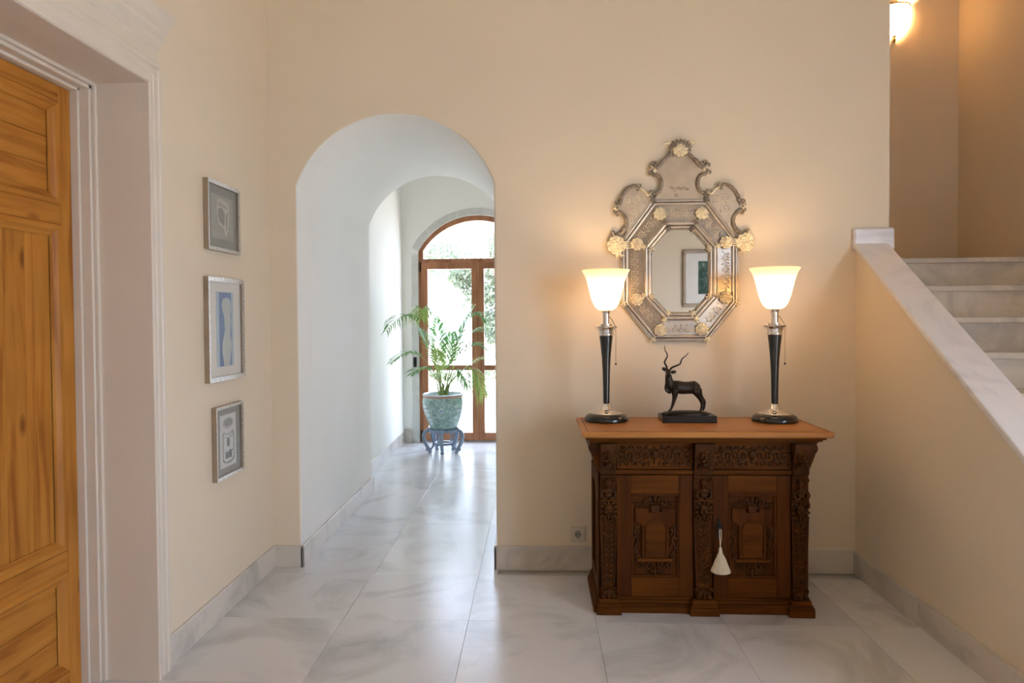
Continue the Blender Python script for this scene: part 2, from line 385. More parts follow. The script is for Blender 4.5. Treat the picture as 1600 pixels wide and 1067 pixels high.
wall_notch('wall_passage', (-1.80, .10, -.1, ZC), [arch], 'XZ', 4.05, YC, ['white', 'white'], .014, True)
DY0, DY1, DZ = 1.62, 2.578, 2.241
wall_notch('wall_left', (YBK - .15, YW + .02, -.1, ZC), [[(DY0, -.1), (DY0, DZ), (DY1, DZ), (DY1, -.1)]], 'YZ', XL, -1.80, ['hall', 'trim'])
mk('light_block_behind_door', MB().box(-1.95, -1.79, 1.3, 2.9, -.1, 2.6), 'hall', kind='structure')  # unseen block added to keep sky light from leaking round the door
W1 = (-1.10, 1.20)
mk('wall_back', MB().box(-1.80, XS + .15, YBK - .18, YBK, -.1, ZC), 'hall', kind='structure')
wall_notch('wall_stair', (YBK - .15, YB + .15, -.1, ZC), [[(W1[0], -.1), (W1[0], 2.5), (W1[1], 2.5), (W1[1], -.1)]], 'YZ', XS, XS + .15, ['hall', 'hall'])
mk('wall_landing', MB().box(.10, XS + .15, YB, YB + .14, -.1, ZC), 'hall', kind='structure')
mk('ceiling', MB().box(-1.95, XS + .15, YBK - .18, YC + .02, ZC, ZC + .12), 'ceil', kind='structure')
# back lobby
wall_x = MB().box(-1.75, XP, YC - .02, YD + .25, -.1, 3.4)
mk('wall_lobby_left', wall_x, 'white', kind='structure')
mk('wall_lobby_right', MB().box(1.42, 1.6, YC - .2, YD + .25, -.1, 3.4), 'white', kind='structure')
mk('wall_lobby_front', MB().box(.08, 1.62, 5.29, YC, -.1, 3.4), 'white', kind='structure')
mk('ceiling_lobby', MB().box(-1.75, 1.6, YC - .05, YD + .25, 3.35, 3.5), 'ceil', kind='structure')
GX, GHW, GZ, GR = -.640, .648, 2.086, .388
garch = [(GX - GHW, -.1)] + arc_pts(GX, GHW, GZ, GR) + [(GX + GHW, -.1)]
wall_notch('wall_garden', (-1.75, 1.6, -.1, 3.4), [garch], 'XZ', YD, YD + .25, ['white', 'white'])

# skirtings
def skirting(name, a0, a1, wall, out, axis, h=.118, t=.014, piece=.95, mat='skirt'):
    """marble slabs along a wall: axis 'X' runs along X on wall plane Y=wall, axis 'Y' runs along Y on plane X=wall; out = direction of the face"""
    root = thing(name, ((a0 + a1) / 2, wall, 0) if axis == 'X' else (wall, (a0 + a1) / 2, 0), None, None, kind='structure')
    n = max(1, round((a1 - a0) / piece)); L = (a1 - a0) / n
    for i in range(n):
        s0 = a0 + L * i + (.0006 if i else 0); s1 = a0 + L * (i + 1)
        d = sorted((wall - out * .004, wall + out * t))
        mb = MB().box(s0, s1, d[0], d[1], -.004, h) if axis == 'X' else MB().box(d[0], d[1], s0, s1, -.004, h)
        mk('slab', mb, mat, root, bevel=.006, bseg=3)
    return root
skirting('baseboard_left', 2.668, YW, XL, 1, 'Y')
skirting('baseboard_left_near', YBK, 1.53, XL, 1, 'Y')
skirting('baseboard_front_left', XL, AX - AHW + .014, YW, -1, 'X')
skirting('baseboard_passage_left', YW - .014, YC + .014, AX - AHW, 1, 'Y')
skirting('baseboard_front_right', AX + AHW - .014, XR, YW, -1, 'X', .128, piece=1.2)
skirting('baseboard_passage_right', YW - .014, YC + .014, AX + AHW, -1, 'Y')
skirting('baseboard_right', 1.9, YW, XR, -1, 'Y', .118, piece=.62)
skirting('baseboard_lobby_left', YC, 6.85, XP, 1, 'Y')
skirting('baseboard_lobby_recess', 6.852, YD, XP, 1, 'Y', .118, .006)
skirting('baseboard_garden', XP, GX - GHW - .076, YD, -1, 'X', .15)

# parapet beside the stairs, sloping coping, upstand at the wall end
def cz(y): return 1.448 + .658 * (y - 3.363)
mk('wall_parapet', MB().prism([(1.62, -.1), (YW + .02, -.1), (YW + .02, cz(YW + .02) - .028), (1.62, cz(1.62) - .028)], XR, 1.805, 'YZ'), 'hall', kind='structure')
nrm = Vector((-.683, 1)).normalized()
cop = MB().prism([(1.60, cz(1.60)), (1.60, cz(1.60) - .032), (YW, cz(YW) - .032), (YW, cz(YW))], XR - .020, 1.822, 'YZ')
mk('trim_1', cop, 'coping', kind='structure', bevel=.006, bseg=3)
up = MB().box(XR - .022, XE + .020, YW - .024, YW + .10, cz(YW) - .05, 1.812)
mk('trim_2', up, 'coping', kind='structure', bevel=.012, bseg=3)

# stairs: ten risers up to the landing
st = thing('staircase', (2.38, 3.2, 0), 'marble staircase climbing behind the sloping parapet', 'staircase')
RZ, GO, Y6 = .168, .232, 3.235
for k in range(1, 11):
    y = Y6 + (k - 6) * GO; z = RZ * k
    yend = y + GO + .03 if k < 10 else YB - .002
    mk('riser', MB().box(1.815, XS - .002, y + .022, y + .045, z - RZ, z - .03), 'step', st)
    mk('tread', MB().box(1.812, XS - .002, y, yend, z - .03, z), 'step', st, bevel=.006)

# ---- left doorway: casing, cornice, jamb, pine door
cprof = [(0, 0), (0, .024), (.004, .030), (.010, .030), (.014, .022), (.018, .018), (.040, .018), (.044, .021), (.070, .021), (.074, .026), (.086, .026), (.089, .020), (.089, 0)]
def casing_bar(P, Q, sp, sq):
    """P->Q edge of the opening (y,z); sp,sq = outward mitre directions at either end"""
    mb = MB()
    for (da, ha), (db, hb) in zip(cprof, cprof[1:]):
        mb.add([(XL + ha, P[0] + sp[0] * da, P[1] + sp[1] * da), (XL + ha, Q[0] + sq[0] * da, Q[1] + sq[1] * da), (XL + hb, Q[0] + sq[0] * db, Q[1] + sq[1] * db), (XL + hb, P[0] + sp[0] * db, P[1] + sp[1] * db)], [(0, 1, 2, 3)])
    return mb
mk('trim_3', casing_bar((DY1, 0), (DY1, DZ), (1, 0), (1, 1)), 'trim', kind='structure')
mk('trim_4', casing_bar((DY0, 0), (DY0, DZ), (-1, 0), (-1, 1)), 'trim', kind='structure')
mk('trim_8', casing_bar((DY0, DZ), (DY1, DZ), (-1, 1), (1, 1)), 'trim', kind='structure')
prof = [(0, 2.332), (.012, 2.332), (.016, 2.342), (.010, 2.348), (.010, 2.392), (.016, 2.397), (.019, 2.418), (.026, 2.432), (.029, 2.452), (.037, 2.462), (.042, 2.490), (.058, 2.512), (.060, 2.535), (0, 2.535)]
cn = MB()
for i in range(1, len(prof) - 1):
    (d0, z0), (d1, z1) = prof[i], prof[i + 1]
    e0, e1 = DY1 + .086 + d0, DY1 + .086 + d1; s0, s1 = DY0 - .086 - d0, DY0 - .086 - d1
    X0, X1 = XL + d0, XL + d1
    cn.add([(X0, s0, z0), (X0, e0, z0), (X1, e1, z1), (X1, s1, z1)], [(0, 1, 2, 3)])
    cn.add([(X0, e0, z0), (XL - .002, e0, z0), (XL - .002, e1, z1), (X1, e1, z1)], [(0, 1, 2, 3)])
    cn.add([(X0, s0, z0), (XL - .002, s0, z0), (XL - .002, s1, z1), (X1, s1, z1)], [(3, 2, 1, 0)])
cn.add([(XL - .002, DY0 - .098, 2.332), (XL + .012, DY0 - .098, 2.332), (XL + .012, DY1 + .098, 2.332), (XL - .002, DY1 + .098, 2.332)], [(0, 3, 2, 1)])
mk('trim_5', cn, 'trim', kind='structure')
jb = MB()
for (x0, x1, d) in ((-1.645, -1.630, .012), (-1.682, -1.645, .024), (-1.80, -1.682, .034)):
    jb.box(x0, x1, DY1 - d, DY1 + .002, 0, DZ); jb.box(x0, x1, DY0, DY0 + d, 0, DZ); jb.box(x0, x1, DY0, DY1, DZ - d, DZ + .002)
mk('trim_6', jb, 'trim', kind='structure', bevel=.003)

DX = -1.71; d0, d1 = DY0 + .036, DY1 - .036
pd = thing('door_1', (DX - .02, (d0 + d1) / 2, 0), None, None, kind='structure')
pd['label'] = 'stripped pine panelled door in the deep cream door recess'
zt = DZ - .036
sw = .062
for a, b in ((d0, d0 + sw), (d1 - sw, d1)):
    mk('stile', MB().box(DX - .04, DX, a, b, .004, zt), 'pineZ', pd, bevel=.002)
pz = [(.080, .452), (.524, 1.708), (1.775, 2.149)]
rails = [(.004, .080), (.452, .524), (1.708, 1.775), (2.149, zt)]
for a, b in rails: mk('rail', MB().box(DX - .04, DX - .0008, d0 + sw, d1 - sw, a, b), 'pineY', pd, bevel=.002)
ya, yb = d0 + sw, d1 - sw
for q, (a, b) in enumerate(pz):
    # sloped moulding frame
    for (p, r) in (((ya, a), (yb, a)), ((yb, a), (yb, b)), ((yb, b), (ya, b)), ((ya, b), (ya, a))):
        w = .045
        def ins(pt, d): return (pt[0] + (d if pt[0] == ya else -d), pt[1] + (d if pt[1] == a else -d))
        prf = [(0, -.003), (.006, .004), (.020, .002), (.034, -.010), (w, -.014)]
        mb = MB()
        for i in range(len(prf) - 1):
            (wa, ha), (wb, hb) = prf[i], prf[i + 1]
            A, B, C_, D_ = ins(p, wa), ins(r, wa), ins(r, wb), ins(p, wb)
            mb.add([(DX + ha, *A), (DX + ha, *B), (DX + hb, *C_), (DX + hb, *D_)], [(0, 1, 2, 3)])
        mk('moulding', mb, 'pineY' if p[1] == r[1] else 'pineZ', pd)
    w = .040
    if q == 1:
        cut = [ya + w, ya + .30, ya + .50, yb - .165, yb - w]
        for i in range(len(cut) - 1):
            mk('panel_board', MB().box(DX - .034, DX - .018, cut[i] + .0006, cut[i + 1] - .0006, a + w, b - w), 'pineZ', pd, bevel=.0015)
    else:
        nb = 3; hh = (b - a - 2 * w) / nb
        for i in range(nb):
            mk('panel_board', MB().box(DX - .034, DX - .018, ya + w, yb - w, a + w + hh * i + .0005, a + w + hh * (i + 1) - .0005), 'pineY', pd, bevel=.0015)

# ---- garden door with fanlight
gd = thing('door_2', (GX, YD + .10, 0), None, None, kind='structure'); gd['label'] = 'arched mahogany glazed double door with half round fanlight'
FY0, FY1 = YD + .03, YD + .10
outer = [(GX - GHW, 0)] + arc_pts(GX, GHW, GZ, GR) + [(GX + GHW, 0)]
inner = [(GX - GHW + .052, 0)] + arc_pts(GX, GHW - .052, GZ + .01, GR - .065) + [(GX + GHW - .052, 0)]
fm = MB(); n = len(outer)
for i in range(n - 1):
    o0, o1, i0, i1 = outer[i], outer[i + 1], inner[i], inner[i + 1]
    vs = [(o0[0], FY0, o0[1]), (o1[0], FY0, o1[1]), (i1[0], FY0, i1[1]), (i0[0], FY0, i0[1])]
    vs += [(x, FY1, z) for x, _, z in vs]
    fm.add(vs, [(3, 2, 1, 0), (4, 5, 6, 7), (2, 3, 7, 6), (0, 1, 5, 4)])
mk('frame', fm, 'doorwood', gd, smooth=30)
mk('transom', MB().box(GX - GHW + .04, GX + GHW - .04, FY0 - .004, FY1, 1.955, 2.005), 'doorwood', gd, bevel=.003)
mk('threshold', MB().box(GX - GHW - .02, GX + GHW + .02, FY0 + .01, FY1 + .2, -.01, .014), 'stone', gd, bevel=.003)
fan = [(GX - GHW + .045, 2.0)] + arc_pts(GX, GHW - .045, GZ + .01, GR - .06) + [(GX + GHW - .045, 2.0)]
mk('fanlight_pane', MB().prism(fan, FY0 + .032, FY0 + .038), 'wglass', gd)
for s in (-1, 1):
    xo = GX + s * (GHW - .030); xm = GX; xa, xb = min(xo, xm), max(xo, xm)
    LY0, LY1 = FY0 - .008, FY0 + .045
    go = GX + s * (GHW - .098); gm = GX + s * .068
    for a, b in ((xo, go), (gm, xm)): mk('stile', MB().box(min(a, b), max(a, b), LY0, LY1, .016, 1.962), 'doorwood', gd, bevel=.003)
    ga, gb_ = min(go, gm), max(go, gm)
    for a, b in ((.016, .101), (.787, .842), (1.894, 1.962)): mk('rail', MB().box(ga, gb_, LY0 + .001, LY1, a, b), 'doorwood', gd, bevel=.003)
    for a, b in ((.095, .793), (.836, 1.90)): mk('pane', MB().box(ga - .006, gb_ + .006, LY0 + .022, LY0 + .027, a, b), 'wglass', gd)
mk('rebate_strip', MB().box(GX - .011, GX + .011, FY0 - .014, FY0 - .006, .018, 1.96), 'doorwood', gd, bevel=.003)
for z in (.08, 1.92): mk('hinge', MB().lathe([(.009, -.05), (.009, .05)], (GX - GHW + .022, FY0 - .010, z), 12), 'iron', gd, smooth=40)
# stone surround blocks
sur = thing('trim_7', (GX, YD, 0), None, None, kind='structure'); sur['label'] = 'grey limestone surround of the arched garden door'
def surround():
    w = .074
    op = arc_pts(GX, GHW, GZ, GR, 48); r = (GHW ** 2 + GR ** 2) / (2 * GR); zc_ = GZ + GR - r
    cuts = [0, 7, 18, 30, 41, 48]
    for a, b in zip(cuts[:-1], cuts[1:]):
        inn = op[a:b + 1]; ang = [atan2(p[0] - GX, p[1] - zc_) for p in (op[a], op[b])]
        o0 = (GX + (r + w) * sin(ang[0] + .006), zc_ + (r + w) * cos(ang[0] + .006)); o1 = (GX + (r + w) * sin(ang[1] - .006), zc_ + (r + w) * cos(ang[1] - .006))
        mid = [(GX + (r + w * 1.05) * sin(ang[0] + (ang[1] - ang[0]) * t), zc_ + (r + w * 1.05) * cos(ang[0] + (ang[1] - ang[0]) * t)) for t in (.33, .66)]
        mk('stone_block', MB().prism(inn + [o1] + mid[::-1] + [o0], YD - .006 - random.random() * .003, YD + .02), 'stone', sur, bevel=.003)
    for s in (-1, 1):
        z = 0
        for hgt in (.52, .46, .60, .48):
            a, b = GX + s * GHW, GX + s * (GHW + w + random.uniform(-.006, .008))
            mk('stone_block', MB().box(min(a, b), max(a, b), YD - .006 - random.random() * .003, YD + .02, z + .002, min(z + hgt, 2.09)), 'stone', sur, bevel=.003); z += hgt
surround()

# ---- tall unseen window, added in the right hand wall to bring daylight into the hall
wf = thing('added_window_1', (XS + .06, (W1[0] + W1[1]) / 2, 0), None, None, kind='structure')
for a, b in ((W1[0], W1[0] + .06), (W1[1] - .06, W1[1]), ((W1[0] + W1[1]) / 2 - .05, (W1[0] + W1[1]) / 2 + .05)):
    mk('stile', MB().box(XS + .03, XS + .09, a, b, 0, 2.5), 'doorwood', wf, bevel=.003)
for a, b in ((0, .10), (2.44, 2.5)): mk('rail', MB().box(XS + .032, XS + .088, W1[0], W1[1], a, b), 'doorwood', wf, bevel=.003)
mk('pane', MB().box(XS + .058, XS + .062, W1[0] + .03, W1[1] - .03, .05, 2.46), 'wglass', wf)

# ---- garden
mk('ground_terrace', MB().box(-14, 14, 7.96, 40, -.12, -.02), 'terrace', kind='structure')
mk('ground_forecourt', MB().box(3.12, 16, -16, 7.9, -.14, -.04), 'terrace', kind='structure')
def leaf_cloud(blobs, n, size):
    mb = MB()
    for _ in range(n):
        c, r = random.choice(blobs); d = Vector((random.gauss(0, 1), random.gauss(0, 1), random.gauss(0, 1))).normalized() * (random.random() ** .45)
        p = Vector(c) + Vector((d.x * r[0], d.y * r[1], d.z * r[2]))
        q = Quaternion((random.gauss(0, 1), random.gauss(0, 1), random.gauss(0, 1), random.gauss(0, 1))).normalized().to_matrix()
        L = size * random.uniform(.7, 1.4); w = L * .32
        mb.add([p + q @ Vector(t) for t in ((-L, 0, 0), (0, -w, .15 * w), (L, 0, 0), (0, w, .15 * w))], [(0, 1, 2, 3)])
    return mb
def tree(loc, hgt, blobs, n, lean, label, mat='olive'):
    t = thing('olive_tree', loc, label, 'tree', 'trees in the garden'); L = Vector(loc)
    p = crom([L, L + Vector((lean * .3, 0, hgt * .35)), L + Vector((lean, .1, hgt * .7)), L + Vector((lean * 1.3, 0, hgt))], 5)
    mb = MB().tube(p, [.11 - .08 * i / len(p) for i in range(len(p))], 9)
    for a in (0, 1.7, 3.1, 4.4):
        mb.tube(bez(p[9], p[9] + Vector((cos(a) * .4, sin(a) * .4, .5)), p[9] + Vector((cos(a) * 1.0, sin(a) * .8, 1.1)), 5), [.045, .04, .035, .028, .02, .012], 6)
    mk('trunk', mb, 'bark', t, smooth=60)
    o = mk('foliage', leaf_cloud([(tuple(L + Vector(c)), r) for c, r in blobs], n, .055), mat, t); o['kind'] = 'stuff'
tree((-.55, 13.5, -.02), 3.0, [((-.25, 0, 2.15), (.55, .6, .55)), ((-.45, .1, 1.75), (.5, .5, .45)), ((-.25, 0, 1.2), (.32, .4, .35)), ((.5, 0, 2.4), (.9, .8, .7)), ((.1, 0, 2.75), (.6, .6, .35)), ((-.85, 0, 2.15), (.30, .4, .22))], 5600, -.18, 'loose leafed olive tree beyond the meeting stiles of the garden door')
tree((-3.1, 19.0, -.02), 3.2, [((0, 0, 3.4), (1.5, 1.2, .8)), ((.7, 0, 2.9), (.9, .9, .5))], 3200, .2, 'distant olive tree seen through the fanlight')
def hedge(loc, sx, h, label):
    t = thing('hedge_bush', loc, label, 'bush', 'bushes along the terrace'); L = Vector(loc)
    o = mk('foliage', leaf_cloud([(tuple(L + Vector((random.uniform(-sx, sx), random.uniform(-.2, .2), h * .55))), (.28, .25, h * .5)) for _ in range(9)], 1300, .04), 'hedge', t); o['kind'] = 'stuff'
    mb = MB()
    for i in range(5): mb.tube(crom([L + Vector((random.uniform(-sx, sx) * .6, 0, 0)), L + Vector((random.uniform(-sx, sx), 0, h * .7))], 3), .018, 6)
    mk('stems', mb, 'bark', t)
hedge((-2.5, 15.5, -.02), .75, .24, 'low clipped bush across the terrace behind the palm pot')
hedge((-.7, 15.9, -.02), .75, .26, 'low clipped bush under the olive tree across the terrace')

# ================================================================ PALM, POT, STAND
PX, PY = -.948, 7.13
ps = thing('plant_stand', (PX, PY, 0), 'blue grey lacquered stand with five scrolled legs under the celadon pot', 'plant stand')
rg = MB().lathe([(.10, .215), (.152, .215), (.158, .225), (.155, .243), (.140, .246), (.10, .240)], (PX, PY, 0), 36)
mk('top_ring', rg, 'stand', ps, smooth=40)
rg = MB().lathe([(.070, .085), (.098, .082), (.104, .092), (.098, .104), (.070, .102)], (PX, PY, 0), 30, cap=False)
mk('stretcher_ring', rg, 'stand', ps, smooth=40)
for k in range(5):
    a = -pi / 2 + .02 + 2 * pi * k / 5; u = Vector((cos(a), sin(a), 0)); Bp = Vector((PX, PY, 0))
    def L(r, z): return Bp + u * r + Vector((0, 0, z))
    mb = MB()
    pth = crom([L(.150, .262), L(.158, .235), L(.190, .215), L(.205, .165), L(.185, .095), L(.150, .040), L(.138, .010)], 4)
    mb.tube(pth, [.012 + .008 * sin(pi * i / (len(pth) - 1)) for i in range(len(pth))], 8)
    pth = crom([L(.128, .220), L(.122, .160), L(.104, .095), L(.125, .050), L(.146, .030)], 4)
    mb.tube(pth, .010, 8)
    mb.ell(L(.143, .016), (.022, .022, .016), seg=10)
    mb.tube(crom([L(.150, .035), L(.172, .055), L(.178, .038), L(.168, .026)], 4), .009, 7)
    mk('leg', mb, 'stand', ps, smooth=60)
pot = thing('plant_pot', (PX, PY, .243), 'large celadon glazed planter with white rim and terracotta band', 'plant pot')
prof = [(.110, .243), (.132, .246), (.140, .262), (.160, .320), (.188, .390), (.206, .450), (.212, .500), (.208, .545), (.200, .566)]
mk('body', MB().lathe(prof, (PX, PY, 0), 56), 'celadon', pot, smooth=60)
mk('terracotta_band', MB().lathe([(.199, .562), (.204, .566), (.206, .576), (.203, .584), (.198, .586)], (PX, PY, 0), 56, cap=False), 'terra', pot, smooth=60)
mk('rim', MB().lathe([(.198, .582), (.212, .586), (.214, .596), (.206, .601), (.190, .599), (.184, .585), (.184, .55)], (PX, PY, 0), 56, cap=False), 'potrim', pot, smooth=60)
mk('soil', MB().lathe([(.001, .562), (.09, .565), (.186, .556)], (PX, PY, 0), 32, cap=False), 'soil', pot, smooth=60)
def pot_r(z):
    for (r0, z0), (r1, z1) in zip(prof, prof[1:]):
        if z0 <= z <= z1: return r0 + (r1 - r0) * (z - z0) / (z1 - z0)
    return .2
def on_pot(a, z, d=.0): r = pot_r(z) + d; return (PX + r * cos(a), PY + r * sin(a), z)
def patch(a0, z0, wa, hz, n=20, d=.0022):
    mb = MB(); c = on_pot(a0, z0, d); ring_ = [on_pot(a0 + wa * cos(2 * pi * i / n) * (1 + .12 * sin(6 * pi * i / n)), z0 + hz * sin(2 * pi * i / n), d) for i in range(n)]
    return mb.add([c] + ring_, [(0, 1 + i, 1 + (i + 1) % n) for i in range(n)])
a0 = -pi / 2 + .03
mb = MB().add([on_pot(a0 + x, .445 + z, .0025) for x, z in ((0, .034), (-.13, 0), (0, -.034), (.13, 0))] + [on_pot(a0, .445, .004)], [(0, 1, 4), (1, 2, 4), (2, 3, 4), (3, 0, 4)])
mk('medallion', mb, 'potwhite', pot)
mk('medallion_centre', MB().ell(on_pot(a0, .445, .002), (.012, .005, .012)), 'potblue', pot, smooth=80)
# pale glaze sprays round the sides
for (aa, z0, wa, hz) in ((-2.50, .480, .16, .016), (-2.42, .440, .20, .014), (-2.36, .395, .14, .020), (-2.30, .345, .17, .013), (-2.25, .310, .11, .012), (-.80, .485, .14, .012), (-.62, .44, .15, .014), (-.70, .37, .12, .012)):
    mk('glaze_spray', patch(aa, z0, wa, hz), 'potwhite', pot, smooth=60)
palm = thing('palm', (PX, PY, .56), 'feathery green areca palm growing in the celadon planter', 'palm')
def frond(base, mid, tip, ln, mat, droop=.30, dens=24, seed=0, start=.36):
    rnd = random.Random(seed)
    P = bez(base, mid, tip, 26); mb = MB()
    mb.tube(P, [.0055 * (1 - .80 * i / 26) for i in range(27)], 6, mi=1)
    for i in range(dens):
        t = start + (1 - start) * (i + .5) / dens; k = t * 26; i0 = min(int(k), 25); p = P[i0].lerp(P[i0 + 1], k - i0)
        tan = (P[i0 + 1] - P[i0]).normalized(); side = tan.cross(Vector((0, 0, 1)))
        if side.length < .25: side = tan.cross(Vector((0, 1, 0)))
        side.normalize(); up_ = side.cross(tan)
        u = (t - start) / (1 - start); env = (.55 + .45 * sin(pi * min(1, u * 1.15))) * (1 - .45 * u ** 3)
        for s in (-1, 1):
            l = ln * env * rnd.uniform(.85, 1.1)
            d = (tan * (.75 + .5 * u) + side * s * rnd.uniform(.62, .85) + up_ * rnd.uniform(.05, .30)).normalized()
            q0 = p; q1 = p + d * l * .45 + Vector((0, 0, .02 * l)); q2 = p + d * l * .8 - Vector((0, 0, droop * .3 * l)); q3 = p + d * l - Vector((0, 0, droop * l * rnd.uniform(.7, 1.2)))
            wd = d.cross(up_).normalized() * rnd.uniform(.0055, .0075)
            mb.add([q0 - wd * .4, q0 + wd * .4, q1 - wd, q1 + wd, q2 - wd * .7, q2 + wd * .7, q3], [(0, 1, 3, 2), (2, 3, 5, 4), (4, 5, 6)])
    mk('frond', mb, [mat, 'palmstem'], palm, smooth=60)
B = Vector((PX, PY, .56))
def fr(tx, ty, tz, mx, my, mz, ln, mat='palm', **kw):
    b = B + Vector((random.uniform(-.03, .03), random.uniform(-.03, .03), 0)); frond(b, (mx, my, mz), (tx, ty, tz), ln, mat, **kw)
fr(-1.325, 6.20, 1.245, -1.13, 6.85, 1.72, .20, seed=1, start=.52, dens=18, droop=.55)
fr(-1.10, 6.74, 1.36, -1.14, 6.98, 1.72, .20, 'palmy', seed=2, start=.55, dens=18, droop=1.0)
fr(-1.02, 7.22, 1.36, -1.00, 7.15, 1.0, .20, seed=3, start=.42)
fr(-.63, 7.06, 1.47, -.84, 7.12, 1.10, .25, seed=4, start=.35)
fr(-.50, 6.92, 1.33, -.72, 7.05, 1.60, .20, seed=5, start=.5, dens=18, droop=.6)
fr(-.47, 7.18, 1.17, -.76, 7.15, 1.40, .22, seed=6, start=.42)
fr(-.49, 6.86, 1.06, -.74, 7.02, 1.22, .21, seed=7, start=.42)
fr(-.36, 7.05, .96, -.70, 7.1, 1.0, .22, 'palmy', seed=8, start=.42)
fr(-1.36, 6.55, .945, -1.12, 6.92, 1.22, .18, seed=9, start=.48, dens=20)
fr(-1.20, 6.72, .82, -1.06, 6.98, 1.00, .18, seed=10, start=.45, dens=18)
fr(-.52, 6.86, .60, -.62, 7.02, 1.14, .20, 'palmy', seed=11, start=.5, dens=20, droop=1.1)
fr(-.66, 6.78, .70, -.78, 6.98, 1.06, .16, seed=12, start=.55, dens=14, droop=1.1)
fr(-.88, 7.25, 1.20, -.92, 7.2, .9, .22, seed=13, start=.42)
fr(-1.19, 7.20, 1.24, -1.06, 7.18, 1.02, .22, seed=14, start=.42)
fr(-.76, 7.32, 1.27, -.88, 7.25, 1.0, .24, seed=15, start=.4)
fr(-.98, 6.90, 1.04, -.96, 7.0, .82, .18, 'palmy', seed=16, start=.5, dens=16)
for i in range(9):
    a = i * 2.4; b = B + Vector((cos(a) * .035, sin(a) * .035, 0)); e = b + Vector((cos(a) * .03, sin(a) * .03, random.uniform(.12, .22)))
    mk('stem', MB().tube([b - Vector((0, 0, .02)), (b + e) / 2, e], [.009, .008, .006], 7), 'palmstem', palm, smooth=60)

# small dark box beside the garden door, switch on the passage wall
mk('shutter_winder', MB().box(-1.347, -1.312, YD - .028, YD - .004, .825, .935), 'iron', bevel=.006, label='small dark metal box fixed to the stone beside the arched garden door', cat='wall box')

# ================================================================ LEFT WALL PICTURES
def picture(name, yc, zc, w, h, fw, label, mount, art):
    X0 = XL - .001; t = .024
    t_ = thing(name, (XL, yc, zc - h / 2), label, 'picture', 'silver framed pictures on the left wall')
    Y0, Y1, Z0, Z1 = yc - w / 2, yc + w / 2, zc - h / 2, zc + h / 2
    for (p, q, r, s_) in (((Y0, Z0), (Y1, Z0), (Y1 - fw, Z0 + fw), (Y0 + fw, Z0 + fw)), ((Y1, Z0), (Y1, Z1), (Y1 - fw, Z1 - fw), (Y1 - fw, Z0 + fw)),
                          ((Y1, Z1), (Y0, Z1), (Y0 + fw, Z1 - fw), (Y1 - fw, Z1 - fw)), ((Y0, Z1), (Y0, Z0), (Y0 + fw, Z0 + fw), (Y0 + fw, Z1 - fw))):
        mb = MB(); A = [(X0, *k) for k in (p, q, r, s_)]; Bv = [(XL + t, *p), (XL + t, *q), (XL + t - .003, *r), (XL + t - .003, *s_)]
        mb.add(A + Bv, [(0, 1, 2, 3), (7, 6, 5, 4)], 0); mb.add(A + Bv, [(4, 5, 1, 0), (5, 6, 2, 1), (7, 4, 0, 3)], 1); mb.add(A + Bv, [(6, 7, 3, 2)], 1)
        mk('frame_bar', mb, ['silver', 'silverside'], t_, bevel=.002)
    mk('mount', MB().box(X0, XL + .010, Y0 + fw * .6, Y1 - fw * .6, Z0 + fw * .6, Z1 - fw * .6), mount, t_)
    for i, (nm, poly, mt) in enumerate(art):
        P = [(yc + a, zc + b) for a, b in poly]
        mk(nm, MB().prism(P, XL + .0100, XL + .0108 + .0005 * i, 'YZ'), mt, t_)
    mk('glass', MB().box(XL + .0165, XL + .0180, Y0 + fw * .7, Y1 - fw * .7, Z0 + fw * .7, Z1 - fw * .7), 'pglass', t_)
    return t_
def ellp(cy_, cz_, ry, rz, n=28, a0=0, a1=2 * pi): return [(cy_ + ry * cos(a0 + (a1 - a0) * i / n), cz_ + rz * sin(a0 + (a1 - a0) * i / n)) for i in range(n)]
def rect(a, b, c, d): return [(a, c), (b, c), (b, d), (a, d)]
# 1: grey print of a folded block
picture('framed_print', 3.213, 1.828, .335, .312, .016, 'small silver framed grey print of a pale block, top of the three pictures', 'greyprint', [
    ('print_field', rect(-.115, .115, -.098, .10), 'midgrey'),
    ('print_shape', [(-.055, .075), (-.03, .088), (.05, .078), (.075, .06), (.07, -.02), (.05, -.07), (.03, -.09), (.005, -.045), (-.045, -.03), (-.06, .03)], 'bone'),
    ('print_shape', [(-.04, .04), (.0, .045), (.022, .02), (.018, -.035), (-.03, -.02), (-.045, .01)], 'greyprint'),
    ('print_shape', [(-.045, .058), (.045, .048), (.055, .055), (-.03, .070)], 'midgrey'),
    ('print_shape', [(.034, .01), (.058, .03), (.050, -.02), (.038, -.055)], 'midgrey')])
# 2: blue print with a pale standing silhouette
sil = []
left = [(.0, .165), (-.025, .160), (-.035, .13), (-.028, .098), (-.012, .070), (-.010, .03), (-.006, .0), (-.018, -.03), (-.034, -.07), (-.036, -.115), (-.024, -.155), (-.018, -.188)]
right = [(.040, -.188), (.048, -.15), (.062, -.10), (.060, -.06), (.048, -.03), (.052, .01), (.058, .04), (.054, .075), (.062, .11), (.060, .14), (.045, .160), (.02, .167)]
sil = left + right
picture('framed_print', 3.224, 1.316, .378, .471, .020, 'tall silver framed blue print with a pale standing silhouette, middle of the three pictures', 'paper', [
    ('print_border', rect(-.090, .090, -.172, .172), 'paleblue'), ('print_field', rect(-.060, .066, -.170, .170), 'blue'), ('print_shape', [(a + .002, b * .9 - .004) for a, b in sil], 'palegrey')])
